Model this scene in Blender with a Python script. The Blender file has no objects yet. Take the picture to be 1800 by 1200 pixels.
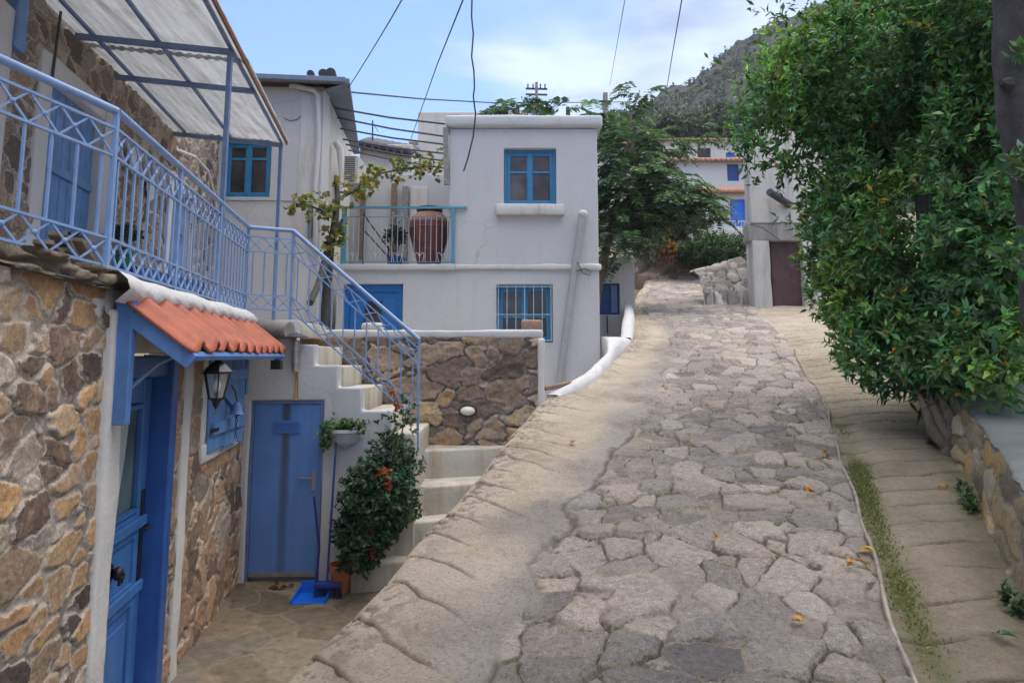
import bpy, bmesh, math, random
import numpy as np
from mathutils import Vector, Matrix

random.seed(7)
rng = np.random.default_rng(7)
R = math.radians
scene = bpy.context.scene
col = scene.collection

# ------------------------------------------------------------------ camera, world, sun, exposure
EYE, FOC, CX, CY, PITCH = 1.6, 1200.0, 900.0, 478.0, R(7.0)
cam_d = bpy.data.cameras.new("camera")
cam = bpy.data.objects.new("camera", cam_d)
col.objects.link(cam)
cam.location = (0, 0, EYE)
cam.rotation_euler = (R(90) + PITCH, 0, 0)
cam_d.sensor_width = 36
cam_d.lens = FOC / 1800 * 36
cam_d.shift_y = -(600 - CY) / 1800
cam_d.clip_start = 0.05
cam_d.clip_end = 3000
scene.camera = cam

SUN_EL, SUN_AZ = R(68), R(70)      # azimuth clockwise from +Y
world = bpy.data.worlds.new("World")
scene.world = world
world.use_nodes = True
wn, wl = world.node_tree.nodes, world.node_tree.links
wn.clear()
w_out = wn.new("ShaderNodeOutputWorld")
w_bg = wn.new("ShaderNodeBackground")
w_bg.inputs[1].default_value = 0.12
sky = wn.new("ShaderNodeTexSky")
sky.sky_type = 'NISHITA'
sky.sun_disc = False
sky.sun_elevation = SUN_EL
sky.sun_rotation = SUN_AZ
sky.air_density = 1.0
sky.dust_density = 0.6
sky.ozone_density = 2.0
w_tc = wn.new("ShaderNodeTexCoord")
w_map = wn.new("ShaderNodeMapping")
w_map.inputs['Scale'].default_value = (1.0, 1.0, 2.6)
w_map.inputs['Location'].default_value = (0.35, 0.1, 0.2)
w_n = wn.new("ShaderNodeTexNoise")
w_n.inputs['Scale'].default_value = 2.7
w_n.inputs['Detail'].default_value = 7
w_n.inputs['Roughness'].default_value = 0.52
w_n.inputs['Distortion'].default_value = 0.35
w_sep = wn.new("ShaderNodeSeparateXYZ")
w_mx = wn.new("ShaderNodeMath"); w_mx.operation = 'MULTIPLY_ADD'; w_mx.inputs[1].default_value = 0.42; w_mx.inputs[2].default_value = -0.015
w_add = wn.new("ShaderNodeMath"); w_add.operation = 'ADD'
w_ramp = wn.new("ShaderNodeValToRGB")
w_ramp.color_ramp.elements[0].position = 0.44
w_ramp.color_ramp.elements[0].color = (0, 0, 0, 1)
w_ramp.color_ramp.elements[1].position = 0.61
w_ramp.color_ramp.elements[1].color = (1, 1, 1, 1)
w_cn = wn.new("ShaderNodeTexNoise")
w_cn.inputs['Scale'].default_value = 5.5
w_cn.inputs['Detail'].default_value = 6
w_cr = wn.new("ShaderNodeValToRGB")
w_cr.color_ramp.elements[0].position = 0.36
w_cr.color_ramp.elements[0].color = (1.55, 2.05, 3.0, 1)
w_cr.color_ramp.elements[1].position = 0.61
w_cr.color_ramp.elements[1].color = (2.9, 3.45, 4.5, 1)
w_mix = wn.new("ShaderNodeMixRGB")
w_tint = wn.new("ShaderNodeMixRGB"); w_tint.blend_type = 'MULTIPLY'; w_tint.inputs[0].default_value = 1.0
w_tint.inputs[2].default_value = (.80, .88, 1.12, 1)
wl.new(w_tc.outputs['Generated'], w_map.inputs[0])
wl.new(w_map.outputs[0], w_n.inputs['Vector'])
wl.new(w_map.outputs[0], w_cn.inputs['Vector'])
wl.new(w_tc.outputs['Generated'], w_sep.inputs[0])
wl.new(w_sep.outputs[0], w_mx.inputs[0])
wl.new(w_mx.outputs[0], w_add.inputs[0])
wl.new(w_n.outputs['Fac'], w_add.inputs[1])
wl.new(w_add.outputs[0], w_ramp.inputs[0])
wl.new(w_cn.outputs['Fac'], w_cr.inputs[0])
wl.new(sky.outputs[0], w_tint.inputs[1])
w_up = wn.new("ShaderNodeMapRange"); w_up.interpolation_type = 'SMOOTHSTEP'
w_up.inputs[1].default_value = .52; w_up.inputs[2].default_value = .80
wl.new(w_sep.outputs[2], w_up.inputs[0])
w_max = wn.new("ShaderNodeMath"); w_max.operation = 'MAXIMUM'
wl.new(w_ramp.outputs[0], w_max.inputs[0]); wl.new(w_up.outputs[0], w_max.inputs[1])
w_brt = wn.new("ShaderNodeMixRGB")          # unseen cloud overhead, added and brightened for soft top light
w_brt.inputs[2].default_value = (9.6, 9.4, 9.3, 1)
wl.new(w_up.outputs[0], w_brt.inputs[0]); wl.new(w_cr.outputs[0], w_brt.inputs[1])
wl.new(w_max.outputs[0], w_mix.inputs[0])
wl.new(w_tint.outputs[0], w_mix.inputs[1])
wl.new(w_brt.outputs[0], w_mix.inputs[2])
wl.new(w_mix.outputs[0], w_bg.inputs[0])
wl.new(w_bg.outputs[0], w_out.inputs[0])

sun_d = bpy.data.lights.new("sun", 'SUN')
sun_d.energy = 0.8
sun_d.angle = R(45)
sun_d.color = (1.0, 0.94, 0.86)
sun = bpy.data.objects.new("sun", sun_d)
col.objects.link(sun)
_sd = Vector((math.sin(SUN_AZ) * math.cos(SUN_EL), math.cos(SUN_AZ) * math.cos(SUN_EL), math.sin(SUN_EL)))
sun.rotation_euler = (-_sd).to_track_quat('-Z', 'Y').to_euler()
sun.location = (-4, -6, 12)

scene.view_settings.view_transform = 'Standard'
scene.view_settings.look = 'None'
scene.view_settings.gamma = 1
scene.view_settings.exposure = 1.3
scene.view_settings.use_curve_mapping = False
scene.render.engine = 'CYCLES'
scene.cycles.max_bounces = 6
scene.cycles.transparent_max_bounces = 12
scene.cycles.use_denoising = True

# ------------------------------------------------------------------ where a photo pixel's sight line meets a surface
def ray(px, py):
    u = (px - CX) / FOC
    v = (CY - py) / FOC
    return np.array([u, math.cos(PITCH) - v * math.sin(PITCH), math.sin(PITCH) + v * math.cos(PITCH)])

def at(px, py, Y):
    d = ray(px, py)
    d = d * (Y / d[1])
    return np.array([d[0], d[1], d[2] + EYE])

def onZ(px, py, Z):
    d = ray(px, py)
    d = d * ((Z - EYE) / d[2])
    return np.array([d[0], d[1], Z])

def onL(px, py, a, b):
    d = ray(px, py)
    t = a / (d[0] - b * d[1])
    return np.array([d[0] * t, d[1] * t, d[2] * t + EYE])

RZ_Y = [-30, 0, 3, 6, 8.7, 10.5, 12, 14, 18, 21, 25, 30, 60]
RZ_Z = [-2.5, 0, .30, .68, 1.10, 1.45, 1.85, 2.22, 2.86, 3.36, 4.28, 5.7, 13]
def zr(Y):
    Y = np.asarray(Y, float)
    return (np.interp(Y - .5, RZ_Y, RZ_Z) + np.interp(Y, RZ_Y, RZ_Z) + np.interp(Y + .5, RZ_Y, RZ_Z)) / 3

def onroad(px, py):
    d = ray(px, py)
    d = d / d[1]
    for Y in np.arange(1.0, 40, .01):
        if EYE + d[2] * Y <= zr(Y):
            return np.array([d[0] * Y, Y, float(zr(Y))])
    return np.array([d[0] * 30, 30, float(zr(30))])

# ------------------------------------------------------------------ noise
def _hash(ix, iy, iz, seed):
    n = (ix.astype(np.int64) * 374761393 + iy.astype(np.int64) * 668265263 + iz.astype(np.int64) * 2147483647 + seed * 974711) & 0xffffffff
    n = ((n ^ (n >> 13)) * 1274126177) & 0xffffffff
    n = ((n ^ (n >> 16)) * 2246822519) & 0xffffffff
    n = n ^ (n >> 15)
    return (n & 0xffffff) / float(0xffffff)

def vnoise(x, y, z=None, seed=0):
    x = np.asarray(x, float); y = np.asarray(y, float)
    z = np.zeros_like(x) if z is None else np.asarray(z, float)
    xi, yi, zi = np.floor(x), np.floor(y), np.floor(z)
    fx, fy, fz = x - xi, y - yi, z - zi
    fx = fx * fx * (3 - 2 * fx); fy = fy * fy * (3 - 2 * fy); fz = fz * fz * (3 - 2 * fz)
    r = 0
    for a in (0, 1):
        for b in (0, 1):
            for c in (0, 1):
                w = (fx if a else 1 - fx) * (fy if b else 1 - fy) * (fz if c else 1 - fz)
                r = r + w * _hash(xi + a, yi + b, zi + c, seed)
    return r * 2 - 1

def fbm(x, y, z=None, seed=0, oct=4):
    s, a, f = 0, 1.0, 1.0
    for o in range(oct):
        s = s + a * vnoise(np.asarray(x) * f, np.asarray(y) * f, None if z is None else np.asarray(z) * f, seed + o * 17)
        a *= .5; f *= 2.03
    return s / 1.9

def sstep(x, a, b):
    t = np.clip((x - a) / (b - a), 0, 1)
    return t * t * (3 - 2 * t)

def stone_field(U, V, cu, cv, seed, warp=.25, brick=.5, wvar=.28, jit=.75):
    """irregular stones: half distance to the neighbour, two random numbers per stone, offset from its middle"""
    a = U / cu + warp * fbm(U / cu * 1.3, V / cv * 1.3, seed=seed + 5, oct=3)
    b = V / cv + warp * fbm(U / cu * 1.3 + 31, V / cv * 1.3 + 17, seed=seed + 6, oct=3)
    ib0 = np.floor(b)
    shp = a.shape
    F1 = np.full(shp, 9e9); F2 = np.full(shp, 9e9)
    r1 = np.zeros(shp); r2 = np.zeros(shp); da = np.zeros(shp); db = np.zeros(shp)
    z = np.zeros(shp)
    for j in (-2, -1, 0, 1, 2):
        ib = ib0 + j
        sh = brick * (np.mod(ib, 2)) + .3 * _hash(ib, z, z, seed + 3)
        ia0 = np.floor(a - sh)
        for i in (-2, -1, 0, 1, 2):
            ia = ia0 + i
            hx = _hash(ia, ib, z, seed); hy = _hash(ia, ib, z + 1, seed); hw = _hash(ia, ib, z + 2, seed)
            pa = ia + .5 + jit * (hx - .5) + sh
            pb = ib + .5 + jit * (hy - .5)
            d = np.sqrt((a - pa) ** 2 + (b - pb) ** 2) - wvar * (hw - .5) * 1.2
            m = d < F1
            F2 = np.where(m, F1, np.minimum(F2, d))
            F1 = np.where(m, d, F1)
            r1 = np.where(m, _hash(ia, ib, z + 3, seed), r1)
            r2 = np.where(m, _hash(ia, ib, z + 4, seed), r2)
            da = np.where(m, a - pa, da); db = np.where(m, b - pb, db)
    return (F2 - F1) * .5 * min(cu, cv), r1, r2, da, db

# ------------------------------------------------------------------ objects
def root_loc(o):
    while o.parent is not None:
        o = o.parent
    return np.array(o.location)

def thing(name, label, cat, loc, group=None):
    o = bpy.data.objects.new(name, None)
    col.objects.link(o)
    o.location = [float(c) for c in loc]
    o.empty_display_size = .2
    o['label'] = label; o['category'] = cat
    if group: o['group'] = group
    return o

def tag(o, label, cat, group=None):
    o['label'] = label; o['category'] = cat
    if group: o['group'] = group
    return o

def struct(o, kind='structure'):
    o['kind'] = kind
    return o

def link_mesh(name, me, parent, origin=None):
    o = bpy.data.objects.new(name, me)
    col.objects.link(o)
    if parent is not None:
        o.parent = parent
    elif origin is not None:
        o.location = [float(c) for c in origin]
    return o

def np_mesh(name, V, F, mat, parent=None, attrs=None, smooth=True, own_origin=True):
    """V (n,3) world coordinates; F list/array of quads or tris"""
    V = np.asarray(V, float)
    origin = None
    if parent is not None:
        L = root_loc(parent)
    elif own_origin:
        L = np.array([(V[:, 0].min() + V[:, 0].max()) / 2, (V[:, 1].min() + V[:, 1].max()) / 2, V[:, 2].min()])
        origin = L
    else:
        L = np.zeros(3)
    me = bpy.data.meshes.new(name)
    if isinstance(F, np.ndarray):
        k = F.shape[1]
        me.vertices.add(len(V)); me.vertices.foreach_set('co', (V - L).astype(np.float32).ravel())
        me.loops.add(F.size); me.loops.foreach_set('vertex_index', F.astype(np.int32).ravel())
        me.polygons.add(len(F))
        me.polygons.foreach_set('loop_start', np.arange(0, F.size, k, dtype=np.int32))
        me.polygons.foreach_set('loop_total', np.full(len(F), k, dtype=np.int32))
        me.update(calc_edges=True)
        me.validate()
    else:
        me.from_pydata([tuple(v) for v in (V - L)], [], F)
        me.update()
    if smooth:
        me.polygons.foreach_set('use_smooth', [True] * len(me.polygons))
    for k, v in (attrs or {}).items():
        v = np.asarray(v, np.float32)
        if v.ndim == 1:
            a = me.attributes.new(k, 'FLOAT', 'POINT'); a.data.foreach_set('value', v)
        else:
            a = me.attributes.new(k, 'FLOAT_COLOR', 'POINT')
            c = np.ones((len(v), 4), np.float32); c[:, :v.shape[1]] = v
            a.data.foreach_set('color', c.ravel())
    me.materials.append(mat)
    return link_mesh(name, me, parent, origin)

def grid_faces(nu, nv, keep=None, flip=False):
    i, j = np.meshgrid(np.arange(nu - 1), np.arange(nv - 1), indexing='ij')
    a = i * nv + j
    q = np.stack([a, a + nv, a + nv + 1, a + 1], -1)
    if flip: q = q[..., ::-1]
    return q[keep] if keep is not None else q.reshape(-1, 4)

class MB:
    def __init__(s):
        s.v = []; s.f = []
    def add(s, vs, fs):
        n = len(s.v)
        s.v += [tuple(float(c) for c in v) for v in vs]
        s.f += [tuple(n + i for i in f) for f in fs]
        return s
    def box(s, lo, hi):
        x0, y0, z0 = lo; x1, y1, z1 = hi
        return s.add([(x0, y0, z0), (x1, y0, z0), (x1, y1, z0), (x0, y1, z0), (x0, y0, z1), (x1, y0, z1), (x1, y1, z1), (x0, y1, z1)],
                     [(0, 3, 2, 1), (4, 5, 6, 7), (0, 1, 5, 4), (1, 2, 6, 5), (2, 3, 7, 6), (3, 0, 4, 7)])
    def obox(s, fr, u0, u1, z0, z1, d0, d1):
        """box in a wall frame: along, up, outward"""
        c = [fr(u, z, d) for d in (d1, d0) for u, z in ((u0, z0), (u1, z0), (u1, z1), (u0, z1))]
        return s.add(c, [(0, 1, 2, 3), (7, 6, 5, 4), (0, 4, 5, 1), (1, 5, 6, 2), (2, 6, 7, 3), (3, 7, 4, 0)])
    def bar(s, a, b, w, h=None, up=(0, 0, 1)):
        h = w if h is None else h
        a = Vector(a); b = Vector(b); d = (b - a).normalized(); up = Vector(up)
        if abs(d.dot(up)) > .98: up = Vector((1, 0, 0))
        x = d.cross(up).normalized(); y = x.cross(d).normalized()
        c = []
        for p in (a, b):
            for sx, sy in ((-1, -1), (1, -1), (1, 1), (-1, 1)):
                c.append(p + x * sx * w / 2 + y * sy * h / 2)
        return s.add(c, [(0, 3, 2, 1), (4, 5, 6, 7), (0, 1, 5, 4), (1, 2, 6, 5), (2, 3, 7, 6), (3, 0, 4, 7)])
    def tube(s, pts, r, n=8, cap=True):
        pts = [Vector([float(c) for c in p]) for p in pts]
        rs = r if hasattr(r, '__len__') else [r] * len(pts)
        n0 = len(s.v); ref = None
        for i, p in enumerate(pts):
            d = (pts[min(i + 1, len(pts) - 1)] - pts[max(i - 1, 0)])
            d = d.normalized() if d.length > 1e-9 else Vector((0, 0, 1))
            if ref is None:
                ref = Vector((0, 0, 1)) if abs(d.z) < .9 else Vector((1, 0, 0))
            x = d.cross(ref).normalized(); y = x.cross(d).normalized(); ref = y
            for k in range(n):
                a = 2 * math.pi * k / n
                s.v.append(tuple(p + x * math.cos(a) * rs[i] + y * math.sin(a) * rs[i]))
        for i in range(len(pts) - 1):
            for k in range(n):
                a = n0 + i * n + k; b = n0 + i * n + (k + 1) % n
                s.f.append((a, b, b + n, a + n))
        if cap:
            s.f.append(tuple(n0 + k for k in range(n))[::-1])
            s.f.append(tuple(n0 + (len(pts) - 1) * n + k for k in range(n)))
        return s
    def lathe(s, prof, c, n=24, a0=0, a1=2 * math.pi):
        full = abs(a1 - a0 - 2 * math.pi) < 1e-6
        n0 = len(s.v); m = n if full else n + 1
        for r, z in prof:
            for k in range(m):
                a = a0 + (a1 - a0) * k / n
                s.v.append((c[0] + r * math.cos(a), c[1] + r * math.sin(a), c[2] + z))
        for i in range(len(prof) - 1):
            for k in range(n):
                k2 = (k + 1) % m
                s.f.append((n0 + i * m + k, n0 + i * m + k2, n0 + (i + 1) * m + k2, n0 + (i + 1) * m + k))
        return s
    def prism(s, poly, z0, z1):
        n = len(poly)
        vs = [(x, y, z0) for x, y in poly] + [(x, y, z1) for x, y in poly]
        fs = [tuple(range(n))[::-1], tuple(range(n, 2 * n))] + [(i, (i + 1) % n, n + (i + 1) % n, n + i) for i in range(n)]
        return s.add(vs, fs)
    def sphere(s, c, r, n=10):
        pr = [(max(1e-4, math.sin(math.pi * i / n)) , -math.cos(math.pi * i / n)) for i in range(n + 1)]
        rr = r if hasattr(r, '__len__') else (r, r, r)
        n0 = len(s.v)
        s.lathe(pr, (0, 0, 0), 12)
        for i in range(n0, len(s.v)):
            v = s.v[i]; s.v[i] = (c[0] + v[0] * rr[0], c[1] + v[1] * rr[1], c[2] + v[2] * rr[2])
        return s
    def build(s, name, mat, parent=None, bevel=0, smooth=False, rough=0, cut=0, seed=0, seg=2, angle=35):
        V = np.array(s.v, float)
        if parent is not None:
            L = root_loc(parent)
        else:
            L = np.array([(V[:, 0].min() + V[:, 0].max()) / 2, (V[:, 1].min() + V[:, 1].max()) / 2, V[:, 2].min()])
        me = bpy.data.meshes.new(name)
        me.from_pydata([tuple(v) for v in V], [], s.f)
        bm = bmesh.new(); bm.from_mesh(me)
        bmesh.ops.remove_doubles(bm, verts=bm.verts, dist=1e-5)
        bmesh.ops.recalc_face_normals(bm, faces=bm.faces)
        if bevel and cut:
            es = [e for e in bm.edges if len(e.link_faces) == 2 and e.calc_face_angle(0) > R(angle)]
            bmesh.ops.bevel(bm, geom=es, offset=bevel, segments=seg, profile=.5, affect='EDGES', clamp_overlap=True)
        if cut:
            for _ in range(7):
                es = [e for e in bm.edges if e.calc_length() > cut * 1.5]
                if not es or len(bm.verts) > 60000: break
                bmesh.ops.subdivide_edges(bm, edges=es, cuts=1, use_grid_fill=True)
        if rough:
            bm.normal_update()
            P = np.array([v.co for v in bm.verts])
            sc = 2.2
            d = fbm(P[:, 0] * sc, P[:, 1] * sc, P[:, 2] * sc, seed=seed, oct=4)
            d2 = fbm(P[:, 0] * 9, P[:, 1] * 9, P[:, 2] * 9, seed=seed + 9, oct=2) * .3
            for v, a in zip(bm.verts, d + d2):
                v.co += v.normal * float(a) * rough
        bmesh.ops.translate(bm, verts=bm.verts, vec=Vector((-L).tolist()))
        bm.to_mesh(me); bm.free()
        if smooth or rough:
            me.polygons.foreach_set('use_smooth', [True] * len(me.polygons))
            me.set_sharp_from_angle(angle=R(50))
        me.materials.append(mat)
        o = link_mesh(name, me, parent, L if parent is None else None)
        if bevel and not cut:
            m = o.modifiers.new('bevel', 'BEVEL'); m.width = bevel; m.segments = seg; m.limit_method = 'ANGLE'; m.angle_limit = R(angle)
        return o

def frame(a, b, sgn=1):
    """vertical wall X = a + b*Y : coordinates (distance along, height, outward to +X)"""
    L = math.hypot(b, 1)
    ex, ey = b / L, 1 / L
    nx, ny = 1 / L, -b / L
    def fr(u, z, d=0):
        return (a + ex * u + nx * d * sgn, ey * u + ny * d * sgn, z)
    def uz(px, py, d=0):
        p = onL(px, py, a + d * L, b)
        return (p[0] - a - 0) * ex + p[1] * ey, p[2]
    return fr, uz

def front(Y):
    """wall facing the camera at depth Y: (X, Z, distance towards the viewer)"""
    def fr(x, z, d=0): return (x, Y - d, z)
    def uz(px, py, d=0):
        p = at(px, py, Y - d); return p[0], p[2]
    return fr, uz

# ------------------------------------------------------------------ materials
def mat(name):
    m = bpy.data.materials.new(name); m.use_nodes = True
    n = m.node_tree.nodes; l = m.node_tree.links
    return m, n, l, n['Principled BSDF']

def nd(n, t, **kw):
    x = n.new(t)
    for k, v in kw.items():
        if k.startswith('i_'):
            key = k[2:]
            x.inputs[int(key) if key.isdigit() else key.replace('_', ' ')].default_value = v
        else: setattr(x, k, v)
    return x

def ramp(n, stops, interp='LINEAR'):
    r = n.new("ShaderNodeValToRGB"); cr = r.color_ramp; cr.interpolation = interp
    while len(cr.elements) < len(stops): cr.elements.new(.5)
    for e, (p, c) in zip(cr.elements, stops):
        e.position = p; e.color = (*c, 1) if len(c) == 3 else c
    return r

def bump(n, l, b, height, strength=.3, dist=.02):
    x = nd(n, "ShaderNodeBump"); x.inputs['Strength'].default_value = strength; x.inputs['Distance'].default_value = dist
    l.new(height, x.inputs['Height']); l.new(x.outputs[0], b.inputs['Normal'])
    return x

def noise(n, l, vec, scale, detail=6, rough=.55, dist=0):
    x = nd(n, "ShaderNodeTexNoise"); x.inputs['Scale'].default_value = scale; x.inputs['Detail'].default_value = detail
    x.inputs['Roughness'].default_value = rough; x.inputs['Distortion'].default_value = dist
    if vec is not None: l.new(vec, x.inputs['Vector'])
    return x

def geo_pos(n):
    return nd(n, "ShaderNodeNewGeometry").outputs['Position']

def paint(name, c, rough=.45, var=.18, scale=6, wear=None, wear_amt=.0, bstr=.12, streak=0, metallic=0):
    """a painted or plain surface with uneven tone, small bumps and, where asked, worn patches and run marks"""
    m, n, l, b = mat(name)
    pos = geo_pos(n)
    n1 = noise(n, l, pos, scale, 7, .6)
    d = tuple(x * (1 - var) for x in c); h = tuple(min(1, x * (1 + var * .7)) for x in c)
    r1 = ramp(n, [(.3, d), (.7, h)])
    l.new(n1.outputs['Fac'], r1.inputs[0])
    out = r1.outputs[0]
    if streak:
        mp = nd(n, "ShaderNodeMapping"); mp.inputs['Scale'].default_value = (9, 9, .7); l.new(pos, mp.inputs[0])
        n3 = noise(n, l, mp.outputs[0], 1.0, 5, .6)
        r3 = ramp(n, [(.48, (1, 1, 1)), (.75, (1 - streak, 1 - streak * 1.02, 1 - streak * 1.1))]); l.new(n3.outputs['Fac'], r3.inputs[0])
        mm = nd(n, "ShaderNodeMixRGB", blend_type='MULTIPLY'); mm.inputs[0].default_value = 1
        l.new(out, mm.inputs[1]); l.new(r3.outputs[0], mm.inputs[2]); out = mm.outputs[0]
    if wear is not None:
        n2 = noise(n, l, pos, scale * 2.4, 8, .7)
        r2 = ramp(n, [(.62 - wear_amt, (0, 0, 0)), (.70 - wear_amt, (1, 1, 1))]); l.new(n2.outputs['Fac'], r2.inputs[0])
        mm = nd(n, "ShaderNodeMixRGB"); l.new(r2.outputs[0], mm.inputs[0]); l.new(out, mm.inputs[1]); mm.inputs[2].default_value = (*wear, 1)
        out = mm.outputs[0]
    l.new(out, b.inputs['Base Color'])
    b.inputs['Roughness'].default_value = rough
    b.inputs['Metallic'].default_value = metallic
    nb = noise(n, l, pos, scale * 9, 5, .6)
    bump(n, l, b, nb.outputs['Fac'], bstr, .01)
    return m

def plaster(name, c=(.525, .52, .525), dirt=(.46, .42, .38), amt=.0, bstr=.35, dirt2=None):
    m, n, l, b = mat(name)
    pos = geo_pos(n)
    n1 = noise(n, l, pos, 1.3, 6, .6, .3)
    r1 = ramp(n, [(.3, tuple(x * .93 for x in c)), (.65, c)]); l.new(n1.outputs['Fac'], r1.inputs[0])
    mp = nd(n, "ShaderNodeMapping"); mp.inputs['Scale'].default_value = (5, 5, .55); l.new(pos, mp.inputs[0])
    n2 = noise(n, l, mp.outputs[0], 1.0, 8, .65)
    r2 = ramp(n, [(.60 - amt, (0, 0, 0)), (.86 - amt, (1, 1, 1))]); l.new(n2.outputs['Fac'], r2.inputs[0])
    mx = nd(n, "ShaderNodeMixRGB"); l.new(r2.outputs[0], mx.inputs[0]); l.new(r1.outputs[0], mx.inputs[1]); mx.inputs[2].default_value = (*dirt, 1)
    n4 = noise(n, l, pos, 7, 9, .72)
    r4 = ramp(n, [(.64 - amt * .6, (0, 0, 0)), (.74 - amt * .6, (.7, .7, .7))]); l.new(n4.outputs['Fac'], r4.inputs[0])
    mx2 = nd(n, "ShaderNodeMixRGB"); l.new(r4.outputs[0], mx2.inputs[0]); l.new(mx.outputs[0], mx2.inputs[1]); mx2.inputs[2].default_value = (*(dirt2 or tuple(x * .8 for x in c)), 1)
    wv = noise(n, l, pos, 2.2, 5, .6)
    wm = nd(n, "ShaderNodeMixRGB"); wm.inputs[0].default_value = .22; l.new(pos, wm.inputs[1]); l.new(wv.outputs['Color'], wm.inputs[2])
    vc = nd(n, "ShaderNodeTexVoronoi", feature='DISTANCE_TO_EDGE'); vc.inputs['Scale'].default_value = 1.3; l.new(wm.outputs[0], vc.inputs['Vector'])
    vr = ramp(n, [(.0, (1, 1, 1)), (.007, (0, 0, 0))]); l.new(vc.outputs['Distance'], vr.inputs[0])
    n9 = noise(n, l, pos, .9, 3, .5)
    r9 = ramp(n, [(.52, (0, 0, 0)), (.62, (.55, .55, .55))]); l.new(n9.outputs['Fac'], r9.inputs[0])
    cm = nd(n, "ShaderNodeMath", operation='MULTIPLY'); l.new(vr.outputs[0], cm.inputs[0]); l.new(r9.outputs[0], cm.inputs[1])
    mx3 = nd(n, "ShaderNodeMixRGB"); l.new(cm.outputs[0], mx3.inputs[0]); l.new(mx2.outputs[0], mx3.inputs[1]); mx3.inputs[2].default_value = (*(x * .45 for x in c), 1)
    l.new(mx3.outputs[0], b.inputs['Base Color'])
    b.inputs['Roughness'].default_value = .85
    n3 = noise(n, l, pos, 22, 8, .65)
    n5 = noise(n, l, pos, 3.5, 3, .5)
    ad = nd(n, "ShaderNodeMath", operation='MULTIPLY_ADD'); l.new(n5.outputs['Fac'], ad.inputs[0]); ad.inputs[1].default_value = 2.0; l.new(n3.outputs['Fac'], ad.inputs[2])
    bump(n, l, b, ad.outputs[0], bstr, .014)
    return m

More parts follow.
